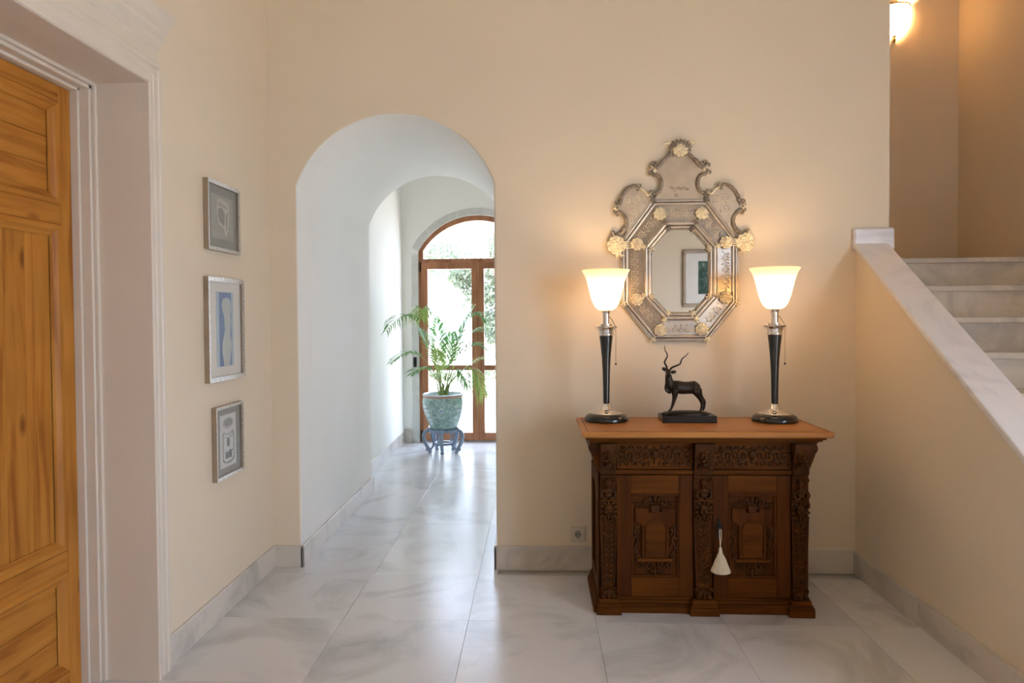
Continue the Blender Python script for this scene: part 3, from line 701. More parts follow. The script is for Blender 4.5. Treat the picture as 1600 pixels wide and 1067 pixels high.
# 3: pencil sketch on white paper in a grey mount
def ring(cy_, cz_, ry, rz, th, a0, a1, n=18):
    return [(cy_ + ry * cos(a0 + (a1 - a0) * i / n), cz_ + rz * sin(a0 + (a1 - a0) * i / n)) for i in range(n + 1)] + [(cy_ + (ry - th) * cos(a1 - (a1 - a0) * i / n), cz_ + (rz - th) * sin(a1 - (a1 - a0) * i / n)) for i in range(n + 1)]
art3 = [('sketch_paper', rect(-.085, .085, -.122, .122), 'sketchpaper'), ('sketch_mark', ellp(0, .082, .058, .026), 'ink2'), ('sketch_mark', ellp(.002, .083, .046, .018), 'midgrey'),
        ('sketch_mark', ring(0, .045, .052, .020, .009, pi, 2 * pi), 'ink2'), ('sketch_mark', ring(0, .035, .056, .026, .006, pi, 2 * pi), 'ink2'), ('sketch_mark', ellp(.0, -.008, .013, .022), 'ink'),
        ('sketch_mark', ring(0, -.082, .060, .024, .007, pi, 2 * pi), 'ink'), ('sketch_mark', rect(-.058, -.055, -.085, .04), 'ink2'), ('sketch_mark', rect(.055, .058, -.085, .04), 'ink2')]
for a, h_ in ((-.030, .030), (-.018, .030), (-.006, .026), (.006, .030), (.018, .034)): art3.append(('sketch_mark', rect(a, a + .005, -.082, -.082 + h_), 'ink'))
art3.append(('sketch_mark', [(-.030, -.052), (-.025, -.052), (-.013, -.082), (-.018, -.082)], 'ink')); art3.append(('sketch_mark', rect(.010, .034, -.053, -.048), 'ink'))
picture('framed_sketch', 3.238, .797, .292, .335, .015, 'small silver framed pencil sketch in a grey mount, lowest of the three pictures', 'greymount', art3)

# picture on the back wall, seen in the mirror
bp_ = thing('framed_painting', (2.17, YBK, 1.48), 'green painting with wide white mount reflected in the mirror', 'picture')
X0, X1, Z0, Z1, fw = 1.865, 2.475, 1.475, 2.205, .045
for (a, b, c, d) in ((X0, X1, Z0, Z0 + fw), (X0, X1, Z1 - fw, Z1), (X0, X0 + fw, Z0 + fw, Z1 - fw), (X1 - fw, X1, Z0 + fw, Z1 - fw)):
    mk('frame_bar', MB().box(a, b, YBK - .002, YBK + .03, c, d), 'silverside', bp_, bevel=.008)
mk('mount', MB().box(X0 + .03, X1 - .03, YBK - .002, YBK + .012, Z0 + .03, Z1 - .03), 'paper', bp_)
mk('painting', MB().box(X0 + .195, X1 - .195, YBK, YBK + .014, Z0 + .165, Z1 - .145), 'pic', bp_)

# ================================================================ SOCKET
sk = thing('power_socket', (.214, YW, .155), 'white wall power socket beside the oak cabinet', 'socket')
mk('plate', MB().box(.174, .254, YW - .012, YW + .002, .155, .235), 'plastic', sk, bevel=.004)
mk('recess_ring', MB().lathe([(.024, .0), (.024, .006), (.019, .006), (.017, .001)], (.214, YW - .011, .195), 28, ax='Y', cap=False), 'plastic', sk, smooth=40)
mk('recess', MB().lathe([(.018, .0), (.018, .0012)], (.214, YW - .0115, .195), 28, ax='Y'), 'midgrey', sk)
for s in (-1, 1): mk('pin_hole', MB().lathe([(.0032, 0), (.0032, .002)], (.214 + s * .0085, YW - .0118, .195), 12, ax='Y'), 'dark', sk)
for s in (-1, 1): mk('earth_clip', MB().box(.211, .217, YW - .018, YW - .011, .195 + s * .0165 - .002, .195 + s * .0165 + .002), 'dark', sk)

# ================================================================ CARVED OAK CABINET
CXc, YF, YBc = .752, 3.275, 3.655
cab = thing('oak_cabinet', (CXc, 3.46, 0), 'carved dark oak cabinet with two panelled doors and lion masks', 'cabinet')
XA, XB = .283, 1.221
mk('body', MB().box(XA + .004, XB - .004, YF + .012, YBc, .03, .80), 'oakZ', cab)
mk('rear_stile', MB().box(XA - .002, XA + .03, YBc - .06, YBc, .07, .63), 'oakZ', cab, bevel=.003)
# side panels
for s, x in ((-1, XA), (1, XB)):
    for a, b, c, d in ((YF + .01, YF + .07, .075, .63), (YBc - .07, YBc - .002, .075, .63), (YF + .07, YBc - .07, .075, .14), (YF + .07, YBc - .07, .56, .63)):
        mk('side_frame', MB().box(min(x, x + s * .008), max(x, x + s * .008), a, b, c, d), 'oakZ', cab, bevel=.002)
# plinth with stepped mouldings
for (z0, z1, o) in ((0, .030, .030), (.030, .042, .024), (.042, .058, .018), (.058, .070, .010)):
    mk('plinth_moulding', MB().box(XA - o, XB + o, YF - o * .75 + .006, YBc, z0, z1), 'oakX', cab, bevel=.003)
PIL = [(.286, .357), (.708, .796), (1.146, 1.219)]
for (a, b) in PIL:
    c = (a + b) / 2; w = (b - a) / 2
    for (z0, z1, o) in ((0, .034, .021), (.034, .050, .015), (.050, .072, .009)):
        mk('plinth_block', MB().box(c - w - o, c + w + o, YF - .030 - o * .8, YF + .02, z0, z1), 'oakX', cab, bevel=.003)
# table top and cornice
mk('top', MB().box(.200, 1.306, 3.185, 3.668, .817, .845), 'oakTop', cab, bevel=.009, bseg=4)
inl = MB()
for a, b, c, d in ((.222, 1.284, 3.204, 3.207), (.222, 1.284, 3.645, 3.648), (.222, .225, 3.204, 3.648), (1.281, 1.284, 3.204, 3.648)): inl.box(a, b, c, d, .8445, .8457)
mk('top_line', inl, 'oakZ', cab)
for (z0, z1, o) in ((.805, .818, .062), (.795, .805, .050), (.786, .795, .036)):
    mk('cornice', MB().box(XA - o, XB + o, YF - o, YBc + .003, z0, z1), 'oakX', cab, bevel=.004)
# flaring ends of the frieze
for s, x in ((-1, XA), (1, XB)):
    pl = [(x - s * .01, .640), (x + s * .006, .640), (x + s * .012, .665), (x + s * .026, .700), (x + s * .040, .740), (x + s * .044, .770), (x + s * .040, .788), (x - s * .01, .788)]
    mk('frieze_end', MB().prism(pl, YF + .004, YBc - .002), 'oakX', cab, smooth=35)
    vb = MB().lathe([(.026, 0), (.030, .006), (.030, .05), (.026, .056)], (x + s * .018, YF + .055, .755), 18, ax='Y'); mk('side_scroll', vb, 'carve', cab, smooth=40)
# frieze drawers
def relief(mb, pts, r0, r1=None, dep=0.0, y=YF, seg=6):
    r1 = r0 if r1 is None else r1; n = len(pts)
    mb.tube([(p[0], y - dep, p[1]) for p in pts], [r0 + (r1 - r0) * i / (n - 1) for i in range(n)], seg)
def leaf(mb, x, z, L, w, ang, y=YF, d=.005):
    R_ = Matrix.Rotation(-ang, 3, 'Y'); mb.ell((x + cos(ang) * L * .5, y, z + sin(ang) * L * .5), (L * .55, d, w), R_, 8, 5)
for (a, b) in ((.362, .704), (.800, 1.142)):
    dr = mk('drawer', MB().box(a, b, YF - .006, YF + .014, .664, .783), 'oakX', cab, bevel=.002)
    fmx = MB(); t = .007
    for q in ((a, b, .664, .664 + t), (a, b, .783 - t, .783), (a, a + t, .664, .783), (b - t, b, .664, .783)): fmx.box(q[0], q[1], YF - .014, YF - .004, q[2], q[3])
    mk('drawer_moulding', fmx, 'oakX', dr, bevel=.002)
    mb = MB(); y = YF - .007; m = (a + b) / 2; zc_ = .7235
    mb.ell((m, y, zc_ + .004), (.017, .012, .024)); mb.ell((m, y - .009, zc_ - .004), (.006, .006, .009)); leaf(mb, m, zc_ + .02, .022, .006, pi / 2, y); leaf(mb, m, zc_ - .018, .02, .006, -pi / 2, y)
    for s in (-1, 1):
        for k in range(4):
            cx_ = m + s * (.040 + .036 * k); up_ = 1 if k % 2 == 0 else -1
            pts = spiral(cx_, zc_ + up_ * .004, .034, .006, (pi if s > 0 else 0) + up_ * s * .5, -s * up_ * 1.6)
            relief(mb, pts, .0042, .003, .001, y)
            mb.ell((cx_, y, zc_ + up_ * .006), (.006, .006, .006), seg=8, rings=5)
            for an in (up_ * .9, up_ * 1.6, up_ * 2.3, -up_ * 1.0, -up_ * 1.6, -up_ * 2.2): leaf(mb, cx_ + cos(an) * .026, zc_ + sin(an) * .030, .020, .006, an + s * .5, y)
        leaf(mb, m + s * .150, zc_ + .022, .022, .006, .4, y); leaf(mb, m + s * .150, zc_ - .026, .022, .006, -.4, y)
    mk('scrollwork', mb, 'carve', dr, smooth=70)
mk('frieze_rail', MB().box(XA + .006, XB - .006, YF - .014, YF + .01, .638, .658), 'oakX', cab, bevel=.006, bseg=3)
mk('frieze_bead', MB().box(XA + .006, XB - .006, YF - .018, YF + .01, .652, .660), 'oakX', cab, bevel=.003)
# pilasters with carvings
def pilaster(a, b):
    c = (a + b) / 2; w = (b - a) / 2; y0 = YF - .022
    mk('pilaster', MB().prism([(c - w, .635), (c + w, .635), (c + w, .520), (c + w * .72, .075), (c - w * .72, .075), (c - w, .520)][::-1], y0 + .008, YF + .01), 'oakZ', cab, bevel=.002)
    mk('corbel', MB().prism([(YF + .01, .640), (y0 - .004, .640), (y0 - .016, .70), (y0 - .034, .76), (y0 - .036, .786), (YF + .01, .786)], c - w, c + w, 'YZ'), 'carve', cab, bevel=.002)
    # lion mask
    mb = MB(); y = y0 - .024; z = .722
    mb.ell((c, y, z + .006), (.026, .018, .036), seg=14, rings=9)
    for s in (-1, 1):
        mb.ell((c + s * .012, y - .014, z + .016), (.010, .008, .006), Matrix.Rotation(s * .5, 3, 'Y')); mb.ell((c + s * .010, y - .017, z - .010), (.012, .010, .009))
        mb.ell((c + s * .012, y - .016, z + .008), (.004, .004, .003), seg=8, rings=5)
        relief(mb, spiral(c + s * .022, z + .038, .016, .003, pi / 2 + s * .6, s * 1.2), .0055, .004, 0, y - .004)
        relief(mb, spiral(c + s * .027, z + .004, .013, .003, s * 1.0, -s * 1.1), .005, .004, 0, y + .004)
        leaf(mb, c + s * .016, z - .030, .030, .007, -pi / 2 + s * .4, y + .002, .010)
    mb.tube([(c, y - .012, z + .030), (c, y - .020, z + .010), (c, y - .025, z - .002)], [.005, .006, .008], 8)
    mb.ell((c, y - .025, z - .002), (.008, .006, .005)); mb.ell((c, y - .012, z - .026), (.015, .010, .007)); mb.ell((c, y - .004, z - .036), (.016, .010, .008))
    for k in range(5): leaf(mb, c + (k - 2) * .010, z + .040, .022, .006, pi / 2 + (2 - k) * .25, y - .002, .008)
    mk('lion_mask', mb, 'carve', cab, smooth=70)
    # bust
    mb = MB(); y = y0 + .002; z = .575
    mb.ell((c, y - .012, z + .026), (.0125, .013, .017), seg=12, rings=8); mb.ell((c, y - .004, z + .034), (.017, .012, .014)); mb.tube([(c, y - .006, z + .012), (c, y - .006, z + .002)], .008, 8)
    mb.ell((c, y - .006, z - .010), (.026, .012, .016)); mb.ell((c, y - .006, z - .028), (.018, .012, .016)); mb.ell((c, y - .024, z + .024), (.0025, .003, .005), seg=6, rings=4)
    for s in (-1, 1):
        mb.tube(crom([(c + s * .024, y - .006, z - .004), (c + s * .032, y - .010, z - .026), (c + s * .020, y - .016, z - .042), (c + s * .006, y - .018, z - .036)], 4), [.0075] * 9 + [.006] * 4, 7)
        relief(mb, spiral(c + s * w * .70, z + .042, .012, .003, -pi / 2, s * 1.2), .004, .003, 0, y); mb.ell((c + s * .009, y - .016, z - .012), (.007, .006, .007))
    mk('carved_bust', mb, 'carve', cab, smooth=70)
    mk('carved_ledge', MB().box(c - w * 1.02, c + w * 1.02, y0 - .008, YF, .519, .528), 'oakX', cab, bevel=.003)
    # leafy mask below
    mb = MB(); z = .478; y = y0
    mb.ell((c, y - .006, z + .004), (.022, .016, .026), seg=12, rings=8); mb.ell((c, y - .022, z), (.005, .007, .010)); mb.ell((c, y - .014, z - .018), (.012, .008, .006))
    for s in (-1, 1):
        mb.ell((c + s * .010, y - .016, z + .012), (.007, .006, .004)); mb.ell((c + s * .012, y - .016, z - .006), (.008, .007, .007))
        for k in range(4): leaf(mb, c + s * .018, z + .026 - .016 * k, .024, .008, (0 if s > 0 else pi) + s * (.9 - .5 * k), y, .010)
        relief(mb, spiral(c + s * .028, z + .026, .012, .003, pi / 2, -s * 1.2), .0045, .0035, 0, y)
    for k in range(3): leaf(mb, c + (k - 1) * .012, z + .018, .024, .008, pi / 2 - (k - 1) * .4, y - .002, .009)
    for k in range(3): leaf(mb, c + (k - 1) * .010, z - .022, .026, .007, -pi / 2 + (k - 1) * .4, y, .009)
    mk('leaf_mask', mb, 'carve', cab, smooth=70)
    # chevron leaf band on the taper
    mb = MB(); nr = 13
    for k in range(nr):
        zz = .436 - k * (.436 - .135) / nr; ww = w * (.92 - .22 * k / nr)
        for s in (-1, 1):
            leaf(mb, c, zz - .014, ww * .98, .0075, (pi / 2 - s * .95), y0 + .006, .007)
        mb.ell((c, y0 + .002, zz - .006), (.0035, .004, .0055), seg=6, rings=4)
    for s in (-1, 1): mb.tube([(c + s * w * .98, y0 + .006, .445), (c + s * w * .74, y0 + .006, .125)], .0035, 6)
    mk('leaf_band', mb, 'carve', cab, smooth=70)
    # acanthus foot
    mb = MB(); z = .085; mb.ell((c, y0, z + .012), (w * .62, .018, .026), seg=12, rings=7)
    for s in (-1, 1):
        relief(mb, spiral(c + s * w * .62, z + .030, .012, .003, pi, s * 1.2), .0055, .004, 0, y0 - .006)
        leaf(mb, c + s * .004, z + .030, .034, .009, -pi / 2 + s * .75, y0 - .012, .010); leaf(mb, c + s * .010, z - .004, .026, .008, s * .2 if s > 0 else pi - .2, y0 - .010, .010)
    leaf(mb, c, z + .034, .046, .009, -pi / 2, y0 - .016, .010)
    mk('acanthus_foot', mb, 'carve', cab, smooth=70)
for p in PIL: pilaster(*p)
# doors
def cab_door(a, b, keyside):
    z0, z1 = .074, .634; sw = .070 if keyside else .072
    root = MB(); y0, y1 = YF - .008, YF + .012
    pa, pb, pc, pd_ = a + .066, b - .062, .163, .550
    root.box(a, pa, y0, y1, z0, z1); root.box(pb, b, y0, y1, z0, z1)
    door = mk('door', root, 'oakZ', cab, bevel=.002)
    for q in ((z0, pc), (pd_, z1)): mk('door_rail', MB().box(pa, pb, y0 + .0006, y1, *q), 'oakX', door, bevel=.002)
    mk('panel', MB().box(pa, pb, YF + .004, YF + .014, pc, pd_), 'oakZ', door)
    fr_ = MB(); t = .011
    for q in ((pa, pb, pc, pc + t), (pa, pb, pd_ - t, pd_), (pa, pa + t, pc + t, pd_ - t), (pb - t, pb, pc + t, pd_ - t)): fr_.box(q[0], q[1], YF - .006, YF + .006, q[2], q[3])
    mk('panel_moulding', fr_, 'oakZ', door, bevel=.004)
    m = (pa + pb) / 2; y = YF + .004
    # eared cartouche: raised frame in steps
    def ear(o): return [(m - .062 - o, .250 - o), (m + .062 + o, .250 - o), (m + .062 + o, .405), (m + .090 + o, .425), (m + .090 + o, .482 + o), (m + .030, .482 + o), (m + .030, .466 + o), (m - .030, .466 + o), (m - .030, .482 + o), (m - .090 - o, .482 + o), (m - .090 - o, .425), (m - .062 - o, .405)]
    mk('cartouche', MB().prism(ear(0)[::-1], y - .012, y), 'oakZ', door, bevel=.003)
    mk('cartouche_field', MB().prism([(m - .046, .262), (m + .046, .262), (m + .046, .390)] + [(m + .046 * cos(pi * i / 12), .390 + .040 * sin(pi * i / 12)) for i in range(1, 12)] + [(m - .046, .390)], y - .017, y), 'oakX', door, bevel=.003)
    for s in (-1, 1): mk('cartouche_column', MB().box(m + s * .054 - .005, m + s * .054 + .005, y - .018, y, .262, .400), 'oakZ', door, bevel=.002)
    mk('cartouche_sill', MB().box(m - .080, m + .080, y - .020, y, .236, .252), 'oakX', door, bevel=.005, bseg=3)
    mk('cartouche_keystone', MB().prism([(m - .016, .462), (m + .016, .462), (m + .022, .496), (m - .022, .496)], y - .020, y), 'carve', door, bevel=.003)
    mb = MB()
    for s in (-1, 1):
        relief(mb, spiral(m + s * .036, .504, .020, .004, pi if s > 0 else 0, -s * 1.3), .006, .004, .004, y)
        relief(mb, spiral(m + s * .070, .494, .014, .004, pi if s > 0 else 0, -s * 1.3), .005, .004, .004, y)
        leaf(mb, m + s * .014, .512, .028, .007, pi / 2 - s * .5, y - .004, .008); leaf(mb, m + s * .080, .500, .022, .006, .2 if s > 0 else pi - .2, y - .004, .007)
    leaf(mb, m, .506, .034, .009, pi / 2, y - .006, .009); mk('carved_crest', mb, 'carve', door, smooth=70)
    mb = MB()
    for s in (-1, 1):
        relief(mb, spiral(m + s * .030, .216, .020, .004, pi / 2, s * 1.3), .006, .004, .004, y)
        relief(mb, spiral(m + s * .064, .218, .015, .004, pi / 2, s * 1.3), .005, .004, .004, y)
        leaf(mb, m + s * .008, .200, .026, .007, -pi / 2 + s * .5, y - .004, .008)
    leaf(mb, m, .208, .042, .009, -pi / 2, y - .006, .009); mk('carved_apron', mb, 'carve', door, smooth=70)
    for s in (-1, 1):
        mb = MB(); x = m + s * .082
        relief(mb, spiral(x, .388, .014, .004, 0 if s < 0 else pi, s * 1.3), .0055, .004, .004, y)
        relief(mb, crom([(x, .400), (x + s * .010, .370), (x - s * .006, .335), (x + s * .010, .300), (x - s * .004, .268)], 5), .006, .005, .004, y)
        for k in range(5): leaf(mb, x + s * .002, .375 - .024 * k, .024, .006, -pi / 2 + s * (.9 if k % 2 else -.7), y - .003, .008)
        relief(mb, spiral(x - s * .002, .262, .012, .004, 0, s * 1.3), .005, .004, .004, y)
        mk('carved_drop', mb, 'carve', door, smooth=70)
    pg = MB()
    for (px, pz) in ((a + .036, z1 - .03), (b - .034, z1 - .03), (a + .036, z0 + .03), (b - .034, z0 + .03)): pg.lathe([(.004, 0), (.004, .001)], (px, y0, pz), 10, ax='Y')
    mk('peg', pg, 'carve', door)
    if keyside:
        es = [(a + .022, .345), (a + .034, .352), (a + .030, .375), (a + .036, .40), (a + .030, .425), (a + .024, .446), (a + .018, .425), (a + .012, .40), (a + .018, .375), (a + .012, .352)]
        mk('escutcheon', MB().prism(es, y0 - .004, y0 + .001), 'iron', door, bevel=.001)
        mk('key', MB().tube([(a + .024, y0 + .002, .405), (a + .024, y0 - .022, .405)], .003, 8).tube([(a + .024 + .010 * cos(t_), y0 - .028, .403 + .011 * sin(t_)) for t_ in [2 * pi * i / 16 for i in range(16)]], .0025, 6, closed=True), 'iron', door, smooth=50)
cab_door(.360, .706, False)
cab_door(.798, 1.144, True)

# tassel on the key
KX, KY = .798 + .024, YF - .037
ts = thing('tassel', (KX, KY, .205), 'cream cotton tassel hanging from the cabinet key', 'tassel')
cdm = MB()
for s in (-1, 1): cdm.tube(crom([(KX + s * .003, KY, .398), (KX + s * .004, KY - .001, .370), (KX + s * .001, KY, .330), (KX, KY, .312)], 4), .0018, 6)
mk('cord', cdm, 'cotton', ts, smooth=70)
mk('head', MB().lathe([(.002, .318), (.006, .312), (.008, .300), (.011, .286), (.017, .276), (.012, .270)], (KX, KY, 0), 20), 'cotton', ts, smooth=60)
mk('fringe', MB().lathe([(.011, .284), (.020, .268), (.031, .238), (.041, .214), (.0425, .207), (.036, .203), (.02, .202)], (KX, KY - .006, 0), 96, fn=lambda r, z, a: r * (1 + .045 * sin(a * 30))), 'cotton', ts, smooth=40)

# ================================================================ TABLE LAMPS
LX, LY, LZ = .342, 3.535, .845
lamp = thing('table_lamp', (LX, LY, LZ), 'lit milk glass table lamp on the black column nearer the arch', 'lamp', 'pair of table lamps on the cabinet')
c0 = (LX, LY, LZ)
mk('base', MB().lathe([(.100, 0), (.107, .004), (.108, .014), (.100, .028), (.082, .038), (.060, .042)], c0, 8 * 6), 'lacquer', lamp, smooth=40)
mk('foot', MB().lathe([(.080, .039), (.076, .044), (.050, .049), (.032, .055), (.024, .064), (.020, .078), (.0175, .084), (.0155, .086)], c0, 40), 'chrome', lamp, smooth=50)
mk('column', MB().lathe([(.0155, .082), (.0165, .15), (.0185, .24), (.022, .31), (.028, .375), (.0335, .423)], c0, 40), 'lacquer', lamp, smooth=50)
mk('collar', MB().lathe([(.0345, .421), (.0365, .424), (.0365, .430), (.0345, .433), (.038, .450), (.052, .458), (.057, .463), (.054, .467), (.040, .468), (.030, .471), (.030, .478), (.018, .480)], c0, 40), 'chrome', lamp, smooth=35)
mk('post', MB().lathe([(.0165, .476), (.0165, .524), (.0185, .526), (.0185, .533), (.020, .536), (.024, .546), (.010, .548)], c0, 32), 'chrome', lamp, smooth=35)
mk('shade', MB().lathe([(.022, .545), (.036, .549), (.050, .560), (.062, .580), (.0735, .612), (.083, .652), (.0935, .694), (.104, .722), (.116, .742), (.117, .745)], c0, 56, cap=False), 'shade', lamp, smooth=80)
mk('switch_arm', MB().tube(crom([(LX + .015, LY, LZ + .516), (LX + .028, LY - .004, LZ + .500), (LX + .044, LY - .006, LZ + .470)], 5), .0022, 7), 'brass', lamp, smooth=70)
pc_ = MB(); zz = LZ + .470
while zz > LZ + .285: pc_.ell((LX + .0465, LY - .006, zz), .0016, seg=6, rings=4); zz -= .0034
mk('pull_chain', pc_, 'brass', lamp, smooth=80)
mk('pull_ball', MB().ell((LX + .0465, LY - .006, LZ + .281), .0048, seg=12, rings=8), 'iron', lamp, smooth=80)
mk('bulb', MB().ell((LX, LY, LZ + .600), (.022, .022, .030), seg=12, rings=8), 'bulb', lamp, smooth=80)
lamp2 = copy_tree(lamp, None, (.812, -.018, 0)); lamp2['label'] = 'lit milk glass table lamp on the black column nearer the stairs'
for dx, dy in ((0, 0), (.812, -.018)):
    for dz, wt in ((.655, 1.0),):
        ld = bpy.data.lights.new('lamp_light', 'POINT'); ld.energy = LAMP_W * wt; ld.color = (1, .68, .36); ld.shadow_soft_size = .035
        lo = bpy.data.objects.new('lamp_light', ld); COL.objects.link(lo); lo.location = (LX + dx, LY + dy, LZ + dz)

# ================================================================ KUDU BRONZE
KCX, KCY, KCZ = .732, 3.515, .845
ku = thing('antelope_statuette', (KCX, KCY, KCZ), 'dark bronze kudu statuette with spiral horns on a black base', 'statuette')
mk('plinth', MB().box(KCX - .130, KCX + .130, KCY - .062, KCY + .062, KCZ, KCZ + .034), 'slate', ku, bevel=.002)
k_ = .000405
def kp(u, v, d=0): return (KCX + (u - 452) * k_, KCY + d, KCZ + .034 + (910 - v) * k_)
gm = MB()
gm.lathe([(.112, 0), (.115, .006), (.100, .013), (.06, .019), (.002, .022)], (0, 0, 0), 40, fn=lambda r, z, a: r * (1 + .05 * sin(3 * a + 1) + .03 * sin(7 * a)))
gm.v = [(KCX - .010 + x, KCY + y * .44, KCZ + .034 + z - .001) for x, y, z in gm.v]
mk('ground', gm, 'bronze', ku, smooth=60)
kb = MB()
def kt(pts, rr, seg=20):
    P = crom([kp(*p) for p in pts], 5); n = len(P); m_ = len(rr) - 1; R = []
    for i in range(n): t = i / (n - 1) * m_; j = min(int(t), m_ - 1); R.append((rr[j] + (rr[j + 1] - rr[j]) * (t - j)) * k_)
    kb.tube(P, R, seg)
kt([(236, 570, 0), (268, 568, 0), (330, 578, 0), (400, 588, 0), (470, 588, 0), (540, 585, 0), (585, 592, 0), (610, 600, 0)], [20, 66, 82, 78, 75, 80, 52, 14])
kb.ell(kp(285, 575), (50 * k_, 48 * k_, 72 * k_)); kb.ell(kp(300, 530), (46 * k_, 26 * k_, 34 * k_)); kb.ell(kp(552, 590), (58 * k_, 52 * k_, 72 * k_)); kb.ell(kp(460, 612), (90 * k_, 56 * k_, 50 * k_))
kt([(275, 575, 0), (245, 530, -.002), (232, 470, -.005), (226, 420, -.006)], [66, 54, 43, 34])
for u, v in ((212, 520), (205, 545), (200, 570), (198, 592), (206, 612), (222, 628), (242, 638)): kb.ell(kp(u, v, -.004), (20 * k_, 16 * k_, 25 * k_))
kt([(228, 395, .002), (222, 415, -.012), (216, 440, -.030)], [35, 31, 19]); kb.ell(kp(228, 390, 0), (33 * k_, 36 * k_, 31 * k_))
for d in (-.016, .016):
    o = 0 if d < 0 else 22
    kt([(300, 575, d * .7), (298 + o * .4, 625, d), (299 + o, 668, d), (291 + o, 720, d), (276 + o, 780, d), (258 + o, 830, d), (240 + o, 862, d)], [16, 46, 34, 24, 18, 14, 15]); kb.ell(kp(230 + o, 865, d - .003), (20 * k_, 13 * k_, 10 * k_))
for d, o in ((-.018, -6), (.018, 46)):
    kt([(540, 565, d * .5), (562, 620, d), (584 + o * .3, 668, d), (606 + o * .6, 714, d), (622 + o, 760, d), (624 + o, 800, d), (614 + o, 850, d)], [16, 62, 46, 29, 19, 15, 15]); kb.ell(kp(605 + o, 862, d - .002), (20 * k_, 13 * k_, 11 * k_))
kt([(588, 560, 0), (604, 590, 0), (612, 625, 0), (616, 655, 0)], [14, 11, 11, 6])
body = mk('body', kb, 'bronze', ku, smooth=180)
rm = body.modifiers.new('remesh', 'REMESH'); rm.mode = 'VOXEL'; rm.voxel_size = .0013; rm.use_smooth_shade = True
sm = body.modifiers.new('smooth', 'SMOOTH'); sm.iterations = 7; sm.factor = .5
for pts in ([(220, 375, 0), (205, 320, 0), (186, 280, .003), (205, 238, .004), (217, 205, -.002), (210, 165, -.003), (192, 132, .002), (190, 75, .002)],
            [(246, 375, 0), (275, 342, .0), (330, 318, -.003), (372, 298, .002), (388, 255, .004), (404, 228, -.001), (440, 200, -.002), (470, 163, 0)]):
    P = crom([kp(*p) for p in pts], 6); n = len(P); mb = MB().tube(P, [(13 - 9 * i / n) * k_ * (1 + .08 * sin(i * 1.7)) for i in range(n)], 9); mk('horn', mb, 'bronze', ku, smooth=80)
for (u, v, a) in ((182, 362, .55), (292, 396, -.12)):
    mk('ear', MB().ell(kp(u, v, -.002), (34 * k_, 10 * k_, 22 * k_), Matrix.Rotation(a, 3, 'Y'), 12, 8), 'bronze', ku, smooth=80)

# ================================================================ VENETIAN MIRROR
MX0, kx, kz = .754, .00115, .001162
def mp(u, v, d=0.0): return (MX0 + (u - 383) * kx, YW - d, 1.972 - (v - 350) * kz)
def m2(u, v): p = mp(u, v); return (p[0], p[2])
vm = thing('venetian_mirror', (MX0, YW, 1.22), 'octagonal venetian wall mirror with engraved glass crest and amber rosettes', 'mirror')
def octo(hw, te, be, t, s1, s2, b): return [(383 - te, t), (383 + te, t), (383 + hw, s1), (383 + hw, s2), (383 + be, b), (383 - be, b), (383 - hw, s2), (383 - hw, s1)]
O1 = octo(257, 121, 122, 352, 532, 820, 984); O2 = octo(234, 112, 112, 376, 540, 812, 962); O3 = octo(166, 68, 72, 452, 562, 782, 892); O4 = octo(129, 54, 54, 480, 574, 788, 864)
mk('back_board', MB().prism([m2(*p) for p in octo(250, 118, 118, 358, 534, 818, 978)][::-1], YW - .012, YW + .001), 'oakZ', vm)
mk('mirror_glass', MB().prism([m2(*p) for p in octo(140, 58, 58, 472, 571, 792, 872)][::-1], YW - .022, YW - .011), 'mirror', vm)
for i in range(8):
    j = (i + 1) % 8
    A, B2, C2, D2 = O2[i], O2[j], O3[j], O3[i]
    mb = MB(); d1_, d2_ = .020, .034
    mb.add([mp(*A, d1_), mp(*B2, d1_), mp(*C2, d2_), mp(*D2, d2_), mp(*A, .010), mp(*B2, .010), mp(*C2, .010), mp(*D2, .010)], [(3, 2, 1, 0), (0, 1, 5, 4), (2, 3, 7, 6), (1, 2, 6, 5), (3, 0, 4, 7)])
    pn = mk('glass_panel', mb, 'panelm' if i in (1, 2, 3, 5, 6, 7) else 'antique', vm)
    # engraved scrolling vine following the panel axis
    a_ = Vector(((A[0] + D2[0]) / 2, (A[1] + D2[1]) / 2)); b_ = Vector(((B2[0] + C2[0]) / 2, (B2[1] + C2[1]) / 2)); ax_ = (b_ - a_); Ln = ax_.length; ax_.normalize(); pr = Vector((-ax_.y, ax_.x))
    eg = MB(); n = max(2, int((Ln - 62) / 27)); dd = .0285
    for k in range(n):
        c = a_ + ax_ * (Ln * .5 + (k - (n - 1) / 2) * 27); up_ = 1 if k % 2 else -1
        sp = [(p_[0], p_[1] + up_ * 7) for p_ in spiral(0, 0, 17, 3, -up_ * pi / 2, up_ * 1.6, 22)]
        eg.tube([mp(c.x + ax_.x * s0 + pr.x * s1, c.y + ax_.y * s0 + pr.y * s1, dd) for s0, s1 in sp], .0019, 5, flat=.6)
        for an in (.5, 1.4, 2.4, 3.9, 4.7, 5.6):
            p0 = c + (ax_ * cos(an) + pr * sin(an)) * 15; p1 = c + (ax_ * cos(an + .5) + pr * sin(an + .5)) * 26
            eg.tube([mp(p0.x, p0.y, dd), mp((p0.x + p1.x) / 2, (p0.y + p1.y) / 2, dd), mp(p1.x, p1.y, dd)], [.001, .0045, .0008], 6, flat=.35)
    mk('engraving', eg, 'etch', pn, smooth=60)
